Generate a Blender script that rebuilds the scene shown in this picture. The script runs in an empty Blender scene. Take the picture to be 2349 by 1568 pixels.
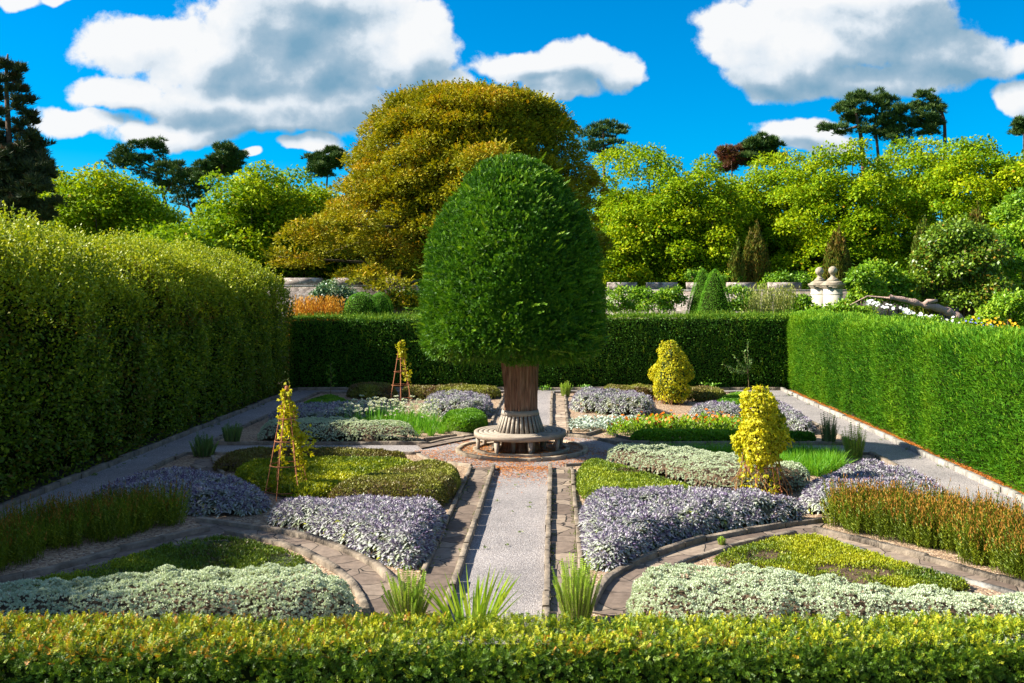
import bpy, math
import numpy as np
R = math.radians
SC = bpy.context.scene
COL = SC.collection

# ---------------------------------------------------------------- camera, sun, sky, exposure
EYE = 3.63                      # the photographer stands on a terrace above the garden
cam_d = bpy.data.cameras.new('camera')
cam = bpy.data.objects.new('camera', cam_d); COL.objects.link(cam)
cam.location = (0, 0, EYE); cam.rotation_euler = (R(90), 0, 0)
cam_d.sensor_width = 36; cam_d.lens = 36*2284/2349
cam_d.shift_x = -(1272-1174.5)/2349; cam_d.shift_y = -(784-655)/2349
cam_d.clip_start = 0.1; cam_d.clip_end = 3000
SC.camera = cam

SUN_EL = 37.0
SUN_AZ_DIR = np.array([1.0, 0.03, 0.0]); SUN_AZ_DIR /= np.linalg.norm(SUN_AZ_DIR)   # the way shadows fall
ld = np.array([SUN_AZ_DIR[0]*math.cos(R(SUN_EL)), SUN_AZ_DIR[1]*math.cos(R(SUN_EL)), -math.sin(R(SUN_EL))])
sun_d = bpy.data.lights.new('sun', 'SUN'); sun_d.energy = 5.0; sun_d.angle = R(0.5); sun_d.color = (1.0, 0.93, 0.80)
sun = bpy.data.objects.new('sun', sun_d); COL.objects.link(sun)
from mathutils import Vector
sun.rotation_euler = Vector(ld).to_track_quat('-Z', 'Y').to_euler()
sun.location = (-20, 0, 30)

SC.view_settings.view_transform = 'Standard'; SC.view_settings.look = 'None'
SC.view_settings.exposure = 1.52; SC.view_settings.gamma = 1.0

def build_world():
    w = bpy.data.worlds.new('World'); SC.world = w; w.use_nodes = True
    nt = w.node_tree; N = nt.nodes; L = nt.links; N.clear()
    out = N.new('ShaderNodeOutputWorld'); bg = N.new('ShaderNodeBackground'); L.new(bg.outputs[0], out.inputs[0])
    sky = N.new('ShaderNodeTexSky'); sky.sky_type = 'NISHITA'; sky.sun_disc = False
    sky.sun_elevation = R(SUN_EL)
    sky.sun_rotation = math.atan2(-SUN_AZ_DIR[0], -SUN_AZ_DIR[1])
    sky.air_density = 1.0; sky.dust_density = 0.3; sky.ozone_density = 3.0
    # ---- clouds live in direction space: u = dx/dy, v = dz/dy of the view ray
    g = bpy.data.node_groups.new('cloud_density', 'ShaderNodeTree')
    g.interface.new_socket('S', in_out='OUTPUT', socket_type='NodeSocketFloat')
    g.interface.new_socket('P', in_out='INPUT', socket_type='NodeSocketVector')
    g.interface.new_socket('D', in_out='OUTPUT', socket_type='NodeSocketFloat')
    n = g.nodes; l = g.links
    gi = n.new('NodeGroupInput'); go = n.new('NodeGroupOutput')
    blobs = [(330,112,155,85),(480,135,230,105),(640,50,240,85),(800,120,240,120),(960,100,110,95),(270,215,130,42),
             (540,235,270,85),(400,295,200,38),(190,272,130,34),(760,255,260,62),(1010,190,90,42),(720,0,260,70),
             (1190,150,115,45),(1330,140,130,58),(1280,195,120,36),(1425,158,85,48),
             (1720,90,140,100),(1860,95,230,120),(2010,60,250,110),(2170,120,190,75),(1770,185,130,58),(2000,190,220,50),(2335,215,70,50),(2345,120,70,40),
             (1835,300,115,34),(1880,320,90,30),(720,332,85,26),(575,362,35,14),(30,8,100,22),(140,8,42,18),(1950,0,300,60)]
    def math_(op, a=None, b=None, c=None, clamp=False):
        m = n.new('ShaderNodeMath'); m.operation = op; m.use_clamp = clamp
        for k, s in enumerate((a, b, c)):
            if s is None: continue
            if isinstance(s, (int, float)): m.inputs[k].default_value = s
            else: l.new(s, m.inputs[k])
        return m.outputs[0]
    # warp the lookup so that outlines billow
    def noise(scale, detail, rough, off=(0,0,0)):
        mp = n.new('ShaderNodeMapping'); mp.inputs['Location'].default_value = off
        l.new(gi.outputs[0], mp.inputs[0])
        t = n.new('ShaderNodeTexNoise'); t.inputs['Scale'].default_value = scale
        t.inputs['Detail'].default_value = detail; t.inputs['Roughness'].default_value = rough
        l.new(mp.outputs[0], t.inputs['Vector']); return t
    wn = noise(14, 3, .5, (3.1, 1.7, 0))
    ws = n.new('ShaderNodeVectorMath'); ws.operation = 'SUBTRACT'; ws.inputs[1].default_value = (.5, .5, .5); l.new(wn.outputs['Color'], ws.inputs[0])
    wm = n.new('ShaderNodeVectorMath'); wm.operation = 'SCALE'; wm.inputs['Scale'].default_value = .045; l.new(ws.outputs[0], wm.inputs[0])
    wa = n.new('ShaderNodeVectorMath'); wa.operation = 'ADD'; l.new(gi.outputs[0], wa.inputs[0]); l.new(wm.outputs[0], wa.inputs[1])
    cur = None
    for (cx, cy, rx, ry) in blobs:
        u, v = (cx-1272)/2284, (655-cy)/2284
        s = n.new('ShaderNodeVectorMath'); s.operation = 'SUBTRACT'; s.inputs[1].default_value = (u, v, 0); l.new(wa.outputs[0], s.inputs[0])
        m = n.new('ShaderNodeVectorMath'); m.operation = 'MULTIPLY'; m.inputs[1].default_value = (2284/rx, 2284/ry, 0); l.new(s.outputs[0], m.inputs[0])
        le = n.new('ShaderNodeVectorMath'); le.operation = 'LENGTH'; l.new(m.outputs[0], le.inputs[0])
        d = math_('SUBTRACT', 1.0, le.outputs['Value'])
        cur = d if cur is None else math_('SMOOTH_MAX', cur, d, .18)
    n1 = noise(9, 12, .62); n2 = noise(38, 8, .6, (7, 2, 0))
    a = math_('MULTIPLY_ADD', n1.outputs[0], 1.15, -.575)
    b = math_('MULTIPLY_ADD', n2.outputs[0], .7, -.35)
    tot = math_('ADD', cur, math_('ADD', a, b))
    l.new(tot, go.inputs['D'])
    darks = [(700,85,150,95),(760,195,120,55),(600,200,110,35),(555,140,70,50),(820,258,220,42),(640,312,130,22),(470,262,110,26),(300,262,60,16),(960,190,90,35),
             (2150,85,170,75),(2210,165,140,50),(1900,205,220,34),(2050,180,170,45),(1760,215,80,22),(1330,195,110,24),(1230,172,60,18),(1835,322,90,14),(60,0,60,14)]
    dk = None
    for (cx, cy, rx, ry) in darks:
        s = n.new('ShaderNodeVectorMath'); s.operation = 'SUBTRACT'; s.inputs[1].default_value = ((cx-1272)/2284, (655-cy)/2284, 0); l.new(wa.outputs[0], s.inputs[0])
        m = n.new('ShaderNodeVectorMath'); m.operation = 'MULTIPLY'; m.inputs[1].default_value = (2284/rx/1.35, 2284/ry/1.35, 0); l.new(s.outputs[0], m.inputs[0])
        le = n.new('ShaderNodeVectorMath'); le.operation = 'LENGTH'; l.new(m.outputs[0], le.inputs[0])
        d = math_('SUBTRACT', 1.0, le.outputs['Value']); dk = d if dk is None else math_('SMOOTH_MAX', dk, d, .3)
    n3 = noise(16, 9, .6, (2, 5, 0)); l.new(math_('ADD', dk, math_('MULTIPLY_ADD', n3.outputs[0], 1.5, -.75)), go.inputs['S'])
    def M(op, a=None, b=None, c=None, clamp=False):
        m = N.new('ShaderNodeMath'); m.operation = op; m.use_clamp = clamp
        for k, s in enumerate((a, b, c)):
            if s is None: continue
            if isinstance(s, (int, float)): m.inputs[k].default_value = s
            else: L.new(s, m.inputs[k])
        return m.outputs[0]
    tc = N.new('ShaderNodeTexCoord'); sp = N.new('ShaderNodeSeparateXYZ'); L.new(tc.outputs['Generated'], sp.inputs[0])
    yy = M('MAXIMUM', M('ABSOLUTE', sp.outputs[1]), .08)
    cb = N.new('ShaderNodeCombineXYZ'); L.new(M('DIVIDE', sp.outputs[0], yy), cb.inputs[0]); L.new(M('DIVIDE', sp.outputs[2], yy), cb.inputs[1])
    cbv = M('DIVIDE', sp.outputs[2], yy)
    def dens(off):
        ad = N.new('ShaderNodeVectorMath'); ad.operation = 'ADD'; ad.inputs[1].default_value = off; L.new(cb.outputs[0], ad.inputs[0])
        gr = N.new('ShaderNodeGroup'); gr.node_tree = g; L.new(ad.outputs[0], gr.inputs[0]); return gr.outputs['D'], gr.outputs['S']
    (d0, s0) = dens((0, 0, 0)); (d1, s1) = dens((-.010, .018, 0))
    front = M('MULTIPLY', sp.outputs[1], 6, clamp=True)
    def sstep(x, lo, hi):
        mr = N.new('ShaderNodeMapRange'); mr.interpolation_type = 'SMOOTHSTEP'
        mr.inputs['From Min'].default_value = lo; mr.inputs['From Max'].default_value = hi; L.new(x, mr.inputs[0]); return mr.outputs[0]
    alpha = M('MULTIPLY', sstep(d0, .0, .26), front)
    lit = M('ADD', M('SUBTRACT', .93, M('MULTIPLY', sstep(s0, -.55, 1.15), .80)), M('MULTIPLY', M('SUBTRACT', d0, d1), .55), clamp=True)
    ramp = N.new('ShaderNodeValToRGB'); L.new(lit, ramp.inputs[0])
    e = ramp.color_ramp.elements
    e[0].position = 0; e[0].color = (.07, .135, .19, 1); e[1].position = 1; e[1].color = (.33, .335, .34, 1)
    x = e.new(.40); x.color = (.135, .185, .23, 1)
    x = e.new(.72); x.color = (.27, .295, .32, 1)
    skm = N.new('ShaderNodeMix'); skm.data_type = 'RGBA'; skm.blend_type = 'MULTIPLY'; skm.inputs[0].default_value = 1
    L.new(sky.outputs[0], skm.inputs[6]); skm.inputs[7].default_value = (SKY_T[0], SKY_T[1], SKY_T[2], 1)
    hs = N.new('ShaderNodeHueSaturation'); hs.inputs['Saturation'].default_value = 1.2; L.new(skm.outputs[2], hs.inputs['Color'])
    mx = N.new('ShaderNodeMix'); mx.data_type = 'RGBA'; L.new(alpha, mx.inputs[0]); L.new(hs.outputs[0], mx.inputs[6]); L.new(ramp.outputs[0], mx.inputs[7])
    # unseen broken cloud added overhead and behind the camera to fill the shade
    gn = N.new('ShaderNodeTexNoise'); gn.inputs['Scale'].default_value = 2.2; gn.inputs['Detail'].default_value = 6; L.new(tc.outputs['Generated'], gn.inputs['Vector'])
    hi = sstep(cbv, .30, .45); back = M('SUBTRACT', 1.0, front)
    ga = M('MULTIPLY', M('MULTIPLY', sstep(gn.outputs[0], .44, .56), M('MAXIMUM', hi, back)), sstep(sp.outputs[2], .02, .15))
    m2 = N.new('ShaderNodeMix'); m2.data_type = 'RGBA'; L.new(ga, m2.inputs[0]); L.new(mx.outputs[2], m2.inputs[6]); m2.inputs[7].default_value = (.125, .16, .235, 1)
    L.new(m2.outputs[2], bg.inputs[0]); bg.inputs[1].default_value = 1.0
    w.cycles.sampling_method = 'MANUAL'; w.cycles.sample_map_resolution = 512
SKY_T = (.019, .0445, .060)       # strength about 0.1, tinted to the photo's deep blue
build_world()

# ---------------------------------------------------------------- helpers
rng = np.random.default_rng(7)
F = 2284.0
def G(px, py, z=0.0):           # where a sight line meets height z
    D = F*(EYE-z)/(py-655.0); return np.array([(px-1272)*D/F, D])
def W(px, py, D):               # a point at distance D
    return np.array([(px-1272)*D/F, D, EYE+(655-py)*D/F])
def unit(a): return a/np.maximum(np.linalg.norm(a, axis=-1, keepdims=True), 1e-9)
def rdir(n):
    return unit(rng.normal(size=(n, 3)))
def vnoise(p, freq=1.0, seed=0):
    p = np.asarray(p, float)*freq + seed*17.31
    i = np.floor(p).astype(np.int64); f = p-i; f = f*f*(3-2*f)
    def h(ix, iy, iz):
        k = (ix*374761393 + iy*668265263 + iz*2147483647 + seed*97) & 0xffffffff
        k = ((k ^ (k >> 13))*1274126177) & 0xffffffff
        k = ((k ^ (k >> 16))*2246822519) & 0xffffffff
        return ((k ^ (k >> 15)) & 0xffff)/65535.0
    r = 0
    for dx in (0, 1):
        for dy in (0, 1):
            for dz in (0, 1):
                wgt = (f[:, 0] if dx else 1-f[:, 0])*(f[:, 1] if dy else 1-f[:, 1])*(f[:, 2] if dz else 1-f[:, 2])
                r = r + wgt*h(i[:, 0]+dx, i[:, 1]+dy, i[:, 2]+dz)
    return r
def fbm(p, freq=1.0, seed=0, oct=3):
    r = 0; a = .5; t = 0
    for k in range(oct):
        r = r + a*vnoise(p, freq*2**k, seed+k); t += a; a *= .5
    return r/t

def thing(name, label, cat, loc=(0, 0, 0), group=None, kind=None, rz=0):
    o = bpy.data.objects.new(name, None); COL.objects.link(o); o.location = loc; o.rotation_euler[2] = rz
    o.empty_display_size = .2
    tag(o, label, cat, group, kind); return o
def tag(o, label=None, cat=None, group=None, kind=None):
    if label: o['label'] = label
    if cat: o['category'] = cat
    if group: o['group'] = group
    if kind: o['kind'] = kind
    return o
def rootloc(p):
    while p is not None and p.parent is not None: p = p.parent
    return np.array(p.location) if p is not None else np.zeros(3)
def mesh_obj(name, V, FA, mat, parent=None, v=None, smooth=False, mats=None, mi=None):
    """V (n,3) world points, FA list of faces or (m,4)/(m,3) array"""
    V = np.asarray(V, np.float32) - rootloc(parent).astype(np.float32)
    me = bpy.data.meshes.new(name)
    if isinstance(FA, np.ndarray):
        m, k = FA.shape
        me.vertices.add(len(V)); me.vertices.foreach_set('co', V.ravel())
        me.loops.add(m*k); me.loops.foreach_set('vertex_index', FA.ravel().astype(np.int32))
        me.polygons.add(m); me.polygons.foreach_set('loop_start', np.arange(0, m*k, k, dtype=np.int32))
        try: me.polygons.foreach_set('loop_total', np.full(m, k, np.int32))
        except Exception: pass
    else:
        me.from_pydata([tuple(map(float, q)) for q in V], [], [tuple(map(int, f)) for f in FA])
    if v is not None:
        a = me.attributes.new('v', 'FLOAT', 'FACE'); a.data.foreach_set('value', np.asarray(v, np.float32))
    for mm in (mats or [mat]): me.materials.append(mm)
    if mi is not None: me.polygons.foreach_set('material_index', np.asarray(mi, np.int32))
    if smooth: me.polygons.foreach_set('use_smooth', np.ones(len(me.polygons), bool))
    me.update(calc_edges=True); me.validate()
    o = bpy.data.objects.new(name, me); COL.objects.link(o)
    if parent is not None: o.parent = parent
    return o
def quads_obj(name, Q, v, mat, parent=None):
    Q = np.asarray(Q, np.float32).reshape(-1, 3)
    return mesh_obj(name, Q, np.arange(len(Q)).reshape(-1, 4), mat, parent, v)
def dup(root, loc, rz=0, s=1.0, label=None, group=None):
    r = root.copy(); COL.objects.link(r); r.location = loc; r.rotation_euler[2] = rz
    r.scale = (s, s, s) if np.isscalar(s) else s
    if label: r['label'] = label
    if group: r['group'] = group
    for ch in list(root.children):
        c = ch.copy(); COL.objects.link(c); c.parent = r
        for gch in list(ch.children):
            d = gch.copy(); COL.objects.link(d); d.parent = c
    return r

class Bag:                      # gathers leaf faces
    def __init__(s): s.q = []; s.v = []
    def add(s, q, v):
        q = np.asarray(q).reshape(-1, 4, 3); s.q.append(q); s.v.append(np.broadcast_to(v, (len(q),)))
    def obj(s, name, mat, parent=None): return quads_obj(name, np.concatenate(s.q), np.concatenate(s.v), mat, parent)
def leaf(P, d, nrm, Ln, Wd, mid=.45):
    d = unit(d); sd = unit(np.cross(d, nrm)); Ln = np.broadcast_to(Ln, (len(P),))[:, None]; Wd = np.broadcast_to(Wd, (len(P),))[:, None]
    a = P; b = P+d*Ln*mid+sd*Wd*.5; c = P+d*Ln; e = P+d*Ln*mid-sd*Wd*.5
    return np.stack([a, b, c, e], 1)
def sprays(P, d, up, L, K, nl, nw, droop=0.0, angle=.9):
    """shoots with K pairs of needles"""
    d = unit(d); n = len(P); sd = unit(np.cross(d, up)); L = np.broadcast_to(L, (n,))[:, None]
    out = []
    for k in range(K):
        t = (k+.6)/K
        c = P + d*L*t + np.array([0, 0, -droop])*L*t*t
        tap = 1-.45*t
        for s in (-1, 1):
            dd = d*(1.0)+s*sd*angle + rng.normal(size=(n, 3))*.12
            out.append(leaf(c, dd, np.cross(sd, d)+rng.normal(size=(n, 3))*.25, nl*tap, nw))
    tip = P+d*L*.8+np.array([0, 0, -droop])*L*.64
    out.append(leaf(tip, d+np.array([0, 0, -droop*.8]), up, L[:, 0]*.3, nw*1.3))
    return np.stack(out, 1)     # n, 2K+1, 4, 3
def tubes(lines, ns=6):
    """lines: list of (pts (k,3), radii (k,))"""
    V = []; FA = []; b = 0
    for pts, rad in lines:
        pts = np.asarray(pts, float); rad = np.broadcast_to(rad, (len(pts),)); k = len(pts)
        t = unit(np.gradient(pts, axis=0)); ref = np.array([0, 0, 1.0]) if abs(t[0, 2]) < .9 else np.array([1.0, 0, 0])
        s = unit(np.cross(t, ref)); u = np.cross(s, t)
        an = np.linspace(0, 2*np.pi, ns, endpoint=False)
        ring = pts[:, None]+rad[:, None, None]*(np.cos(an)[None, :, None]*s[:, None]+np.sin(an)[None, :, None]*u[:, None])
        V.append(ring.reshape(-1, 3))
        for i in range(k-1):
            for j in range(ns):
                FA.append((b+i*ns+j, b+i*ns+(j+1) % ns, b+(i+1)*ns+(j+1) % ns, b+(i+1)*ns+j))
        # caps (quads fan is fine as n-gon split into quads for ns=4,6,8)
        for base in (b, b+(k-1)*ns):
            for j in range(1, ns-2, 2): FA.append((base, base+j, base+j+1, base+(j+2) % ns))
        b += k*ns
    return np.concatenate(V), np.array(FA)
def boxes(lst):
    """lst of (centre, half sizes, z rotation) or 8-corner arrays"""
    V = []; FA = []; b = 0
    for it in lst:
        if len(it) == 8: c = np.asarray(it, float)
        else:
            (cx, cy, cz), (hx, hy, hz), r = it
            c = np.array([[sx*hx, sy*hy, sz*hz] for sz in (-1, 1) for sx, sy in ((-1, -1), (1, -1), (1, 1), (-1, 1))], float)
            co, si = math.cos(r), math.sin(r)
            c = np.stack([c[:, 0]*co-c[:, 1]*si+cx, c[:, 0]*si+c[:, 1]*co+cy, c[:, 2]+cz], 1)
        V.append(c)
        FA += [(b, b+3, b+2, b+1), (b+4, b+5, b+6, b+7)] + [(b+i, b+(i+1) % 4, b+4+(i+1) % 4, b+4+i) for i in range(4)]
        b += 8
    return np.concatenate(V), np.array(FA)
def lathe(prof, ns=48, c=(0, 0, 0), rmod=None, jit=None):
    prof = np.asarray(prof, float); k = len(prof); an = np.linspace(0, 2*np.pi, ns, endpoint=False)
    r = prof[:, 0][:, None]*np.ones(ns)[None]
    if rmod is not None: r = r*rmod(an[None, :], prof[:, 1][:, None])
    V = np.stack([c[0]+r*np.cos(an), c[1]+r*np.sin(an), c[2]+prof[:, 1][:, None]*np.ones(ns)[None]], 2).reshape(-1, 3)
    FA = [(i*ns+j, i*ns+(j+1) % ns, (i+1)*ns+(j+1) % ns, (i+1)*ns+j) for i in range(k-1) for j in range(ns)]
    return V, np.array(FA)
def inpoly(p, poly):
    x, y = p[:, 0], p[:, 1]; r = np.zeros(len(p), bool); q = np.asarray(poly); n = len(q)
    for i in range(n):
        x1, y1 = q[i]; x2, y2 = q[(i+1) % n]
        c = ((y1 > y) != (y2 > y)) & (x < (x2-x1)*(y-y1)/(y2-y1+1e-12)+x1); r ^= c
    return r
def edged(p, poly):
    q = np.asarray(poly, float); n = len(q); best = np.full(len(p), 1e9)
    for i in range(n):
        a = q[i]; b = q[(i+1) % n]; ab = b-a
        t = np.clip(((p-a)@ab)/(ab@ab+1e-12), 0, 1); best = np.minimum(best, np.linalg.norm(p-(a+t[:, None]*ab), axis=1))
    return best
def smooth(poly, it=2, closed=True):
    q = np.asarray(poly, float)
    for _ in range(it):
        nx = np.roll(q, -1, 0)
        a = .75*q+.25*nx; b = .25*q+.75*nx
        if closed: q = np.stack([a, b], 1).reshape(-1, q.shape[1])
        else: q = np.concatenate([q[:1], np.stack([a, b], 1)[:-1].reshape(-1, q.shape[1]), q[-1:]])
    return q
def sheet(name, poly, z, mat, label=None, kind='structure'):
    import bmesh
    bm = bmesh.new(); f = bm.faces.new([bm.verts.new((float(x), float(y), z)) for x, y in poly])
    if f.normal.z < 0 or True:
        bm.normal_update()
        if f.normal.z < 0: f.normal_flip()
    bmesh.ops.triangulate(bm, faces=bm.faces[:])
    me = bpy.data.meshes.new(name); bm.to_mesh(me); bm.free(); me.materials.append(mat)
    o = bpy.data.objects.new(name, me); COL.objects.link(o); o['kind'] = kind; return o

# ---------------------------------------------------------------- materials
def nmat(name):
    m = bpy.data.materials.new(name); m.use_nodes = True; nt = m.node_tree; nt.nodes.clear()
    o = nt.nodes.new('ShaderNodeOutputMaterial'); return m, nt.nodes, nt.links, o
def setramp(r, stops):
    e = r.color_ramp.elements
    e[0].position = stops[0][0]; e[0].color = (*stops[0][1], 1); e[1].position = stops[-1][0]; e[1].color = (*stops[-1][1], 1)
    for p, c in stops[1:-1]:
        x = e.new(p); x.color = (*c, 1)
def leafmat(name, stops, trans=.3, rough=.5, spec=.35, tcol=(1.15, 1.1, .6)):
    m, n, l, o = nmat(name)
    at = n.new('ShaderNodeAttribute'); at.attribute_name = 'v'
    r = n.new('ShaderNodeValToRGB'); setramp(r, stops); l.new(at.outputs['Fac'], r.inputs[0])
    p = n.new('ShaderNodeBsdfPrincipled'); l.new(r.outputs[0], p.inputs['Base Color']); p.inputs['Roughness'].default_value = rough
    p.inputs['Specular IOR Level'].default_value = spec
    if trans <= 0: l.new(p.outputs[0], o.inputs[0]); return m
    t = n.new('ShaderNodeBsdfTranslucent')
    mm = n.new('ShaderNodeMix'); mm.data_type = 'RGBA'; mm.blend_type = 'MULTIPLY'; mm.inputs[0].default_value = 1
    l.new(r.outputs[0], mm.inputs[6]); mm.inputs[7].default_value = (*tcol, 1); l.new(mm.outputs[2], t.inputs[0])
    x = n.new('ShaderNodeMixShader'); x.inputs[0].default_value = trans; l.new(p.outputs[0], x.inputs[1]); l.new(t.outputs[0], x.inputs[2])
    l.new(x.outputs[0], o.inputs[0]); return m
def plain(name, c1, c2, scale=8, rough=.8, bump=.3, detail=6, stretch=(1, 1, 1), bscale=None, spec=.3, c3=None):
    m, n, l, o = nmat(name)
    tc = n.new('ShaderNodeTexCoord'); mp = n.new('ShaderNodeMapping'); mp.inputs['Scale'].default_value = stretch; l.new(tc.outputs['Object'], mp.inputs[0])
    t = n.new('ShaderNodeTexNoise'); t.inputs['Scale'].default_value = scale; t.inputs['Detail'].default_value = detail; t.inputs['Roughness'].default_value = .6; l.new(mp.outputs[0], t.inputs['Vector'])
    r = n.new('ShaderNodeValToRGB'); setramp(r, [(.3, c1), (.7, c2)] if c3 is None else [(.25, c1), (.5, c2), (.75, c3)]); l.new(t.outputs[0], r.inputs[0])
    p = n.new('ShaderNodeBsdfPrincipled'); l.new(r.outputs[0], p.inputs['Base Color']); p.inputs['Roughness'].default_value = rough; p.inputs['Specular IOR Level'].default_value = spec
    t2 = n.new('ShaderNodeTexNoise'); t2.inputs['Scale'].default_value = bscale or scale*3; t2.inputs['Detail'].default_value = 5; l.new(mp.outputs[0], t2.inputs['Vector'])
    b = n.new('ShaderNodeBump'); b.inputs['Strength'].default_value = bump; b.inputs['Distance'].default_value = .03; l.new(t2.outputs[0], b.inputs['Height']); l.new(b.outputs[0], p.inputs['Normal'])
    l.new(p.outputs[0], o.inputs[0]); return m
def gravelmat(name, cols, scale, big=.5, bump=.5, dirt=None):
    m, n, l, o = nmat(name)
    tc = n.new('ShaderNodeTexCoord')
    vo = n.new('ShaderNodeTexVoronoi'); vo.inputs['Scale'].default_value = scale; l.new(tc.outputs['Object'], vo.inputs['Vector'])
    wn = n.new('ShaderNodeSeparateColor'); l.new(vo.outputs['Color'], wn.inputs[0])
    r = n.new('ShaderNodeValToRGB'); setramp(r, cols); l.new(wn.outputs[0], r.inputs[0])
    ns = n.new('ShaderNodeTexNoise'); ns.inputs['Scale'].default_value = big; ns.inputs['Detail'].default_value = 6; ns.inputs['Roughness'].default_value = .65; l.new(tc.outputs['Object'], ns.inputs['Vector'])
    r2 = n.new('ShaderNodeValToRGB'); setramp(r2, [(.3, (.72, .72, .72)), (.7, (1.12, 1.1, 1.08))]); l.new(ns.outputs[0], r2.inputs[0])
    mx = n.new('ShaderNodeMix'); mx.data_type = 'RGBA'; mx.blend_type = 'MULTIPLY'; mx.inputs[0].default_value = 1; l.new(r.outputs[0], mx.inputs[6]); l.new(r2.outputs[0], mx.inputs[7])
    p = n.new('ShaderNodeBsdfPrincipled'); l.new(mx.outputs[2], p.inputs['Base Color']); p.inputs['Roughness'].default_value = .85; p.inputs['Specular IOR Level'].default_value = .2
    b = n.new('ShaderNodeBump'); b.inputs['Strength'].default_value = bump; b.inputs['Distance'].default_value = .012; b.invert = True
    l.new(vo.outputs['Distance'], b.inputs['Height']); l.new(b.outputs[0], p.inputs['Normal'])
    l.new(p.outputs[0], o.inputs[0]); return m
def pavemat(name, cols, scale, joint=(.05, .045, .035), jw=.03, stretch=(1, 1, 1), moss=None, rnd=1.0):
    m, n, l, o = nmat(name)
    tc = n.new('ShaderNodeTexCoord'); mp = n.new('ShaderNodeMapping'); mp.inputs['Scale'].default_value = stretch; l.new(tc.outputs['Object'], mp.inputs[0])
    nz = n.new('ShaderNodeTexNoise'); nz.inputs['Scale'].default_value = 3; l.new(tc.outputs['Object'], nz.inputs['Vector'])
    ad = n.new('ShaderNodeMix'); ad.data_type = 'RGBA'; ad.blend_type = 'LINEAR_LIGHT'; ad.inputs[0].default_value = .06; l.new(mp.outputs[0], ad.inputs[6]); l.new(nz.outputs['Color'], ad.inputs[7])
    v1 = n.new('ShaderNodeTexVoronoi'); v1.inputs['Scale'].default_value = scale; v1.inputs['Randomness'].default_value = rnd; l.new(ad.outputs[2], v1.inputs['Vector'])
    v2 = n.new('ShaderNodeTexVoronoi'); v2.feature = 'DISTANCE_TO_EDGE'; v2.inputs['Scale'].default_value = scale; v2.inputs['Randomness'].default_value = rnd; l.new(ad.outputs[2], v2.inputs['Vector'])
    se = n.new('ShaderNodeSeparateColor'); l.new(v1.outputs['Color'], se.inputs[0])
    r = n.new('ShaderNodeValToRGB'); setramp(r, cols); l.new(se.outputs[0], r.inputs[0])
    t = n.new('ShaderNodeTexNoise'); t.inputs['Scale'].default_value = 9; t.inputs['Detail'].default_value = 8; t.inputs['Roughness'].default_value = .7; l.new(tc.outputs['Object'], t.inputs['Vector'])
    r2 = n.new('ShaderNodeValToRGB'); setramp(r2, [(.3, (.6, .58, .56)), (.55, (1, 1, 1)), (.72, (1.3, 1.25, 1.15))]); l.new(t.outputs[0], r2.inputs[0])
    mx = n.new('ShaderNodeMix'); mx.data_type = 'RGBA'; mx.blend_type = 'MULTIPLY'; mx.inputs[0].default_value = 1; l.new(r.outputs[0], mx.inputs[6]); l.new(r2.outputs[0], mx.inputs[7])
    j = n.new('ShaderNodeMapRange'); j.inputs['From Min'].default_value = jw*.4; j.inputs['From Max'].default_value = jw; l.new(v2.outputs['Distance'], j.inputs[0])
    jm = n.new('ShaderNodeMix'); jm.data_type = 'RGBA'; l.new(j.outputs[0], jm.inputs[0]); jm.inputs[6].default_value = (*joint, 1); l.new(mx.outputs[2], jm.inputs[7])
    p = n.new('ShaderNodeBsdfPrincipled'); l.new(jm.outputs[2], p.inputs['Base Color']); p.inputs['Roughness'].default_value = .8; p.inputs['Specular IOR Level'].default_value = .25
    ma = n.new('ShaderNodeMath'); ma.operation = 'MULTIPLY_ADD'; ma.inputs[1].default_value = .3; l.new(t.outputs[0], ma.inputs[0]); l.new(j.outputs[0], ma.inputs[2])
    b = n.new('ShaderNodeBump'); b.inputs['Strength'].default_value = .6; b.inputs['Distance'].default_value = .02; l.new(ma.outputs[0], b.inputs['Height']); l.new(b.outputs[0], p.inputs['Normal'])
    l.new(p.outputs[0], o.inputs[0]); return m
# ---------------------------------------------------------------- ground, paths, kerbs
CX, CY = -.72, 21.87            # centre of the round bench and of the garden
M_gravel = gravelmat('grey_gravel', [(0, (.16, .145, .145)), (.35, (.255, .235, .235)), (.6, (.30, .278, .282)), (.82, (.34, .30, .275)), (1, (.46, .44, .435))], 75, .7, .8)
M_mulch = gravelmat('tan_chippings', [(0, (.13, .08, .055)), (.3, (.24, .16, .11)), (.6, (.34, .235, .15)), (.85, (.42, .30, .19)), (1, (.50, .42, .32))], 36, .8, 1)
M_soil = plain('dark_soil', (.045, .032, .022), (.09, .065, .045), 6, .95, .6)
M_pave = pavemat('stone_flags', [(0, (.125, .092, .072)), (.4, (.185, .14, .11)), (.75, (.23, .18, .14)), (1, (.31, .24, .175))], 2.1, (.03, .025, .02), jw=.016)
M_kerb = plain('kerb_stone', (.10, .08, .06), (.20, .16, .12), 5, .9, .8, c3=(.33, .27, .20))
M_kerbw = plain('pale_kerb_stone', (.17, .155, .135), (.27, .25, .22), 6, .85, .6, c3=(.42, .40, .36))
M_grass = plain('meadow', (.03, .055, .012), (.09, .13, .03), .8, .9, .5)

n_ = 2500.0
sheet('ground', [(-n_, -200), (n_, -200), (n_, n_), (-n_, n_)], -.03, M_grass)
sheet('garden_soil', [(-14, 5), (12, 5), (12, 37.5), (-14, 37.5)], -.012, M_soil)
sheet('gravel_path', [(-8.9, 5.5), (7.9, 5.5), (7.9, 34.45), (-8.9, 34.45)], 0, M_gravel)

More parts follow.
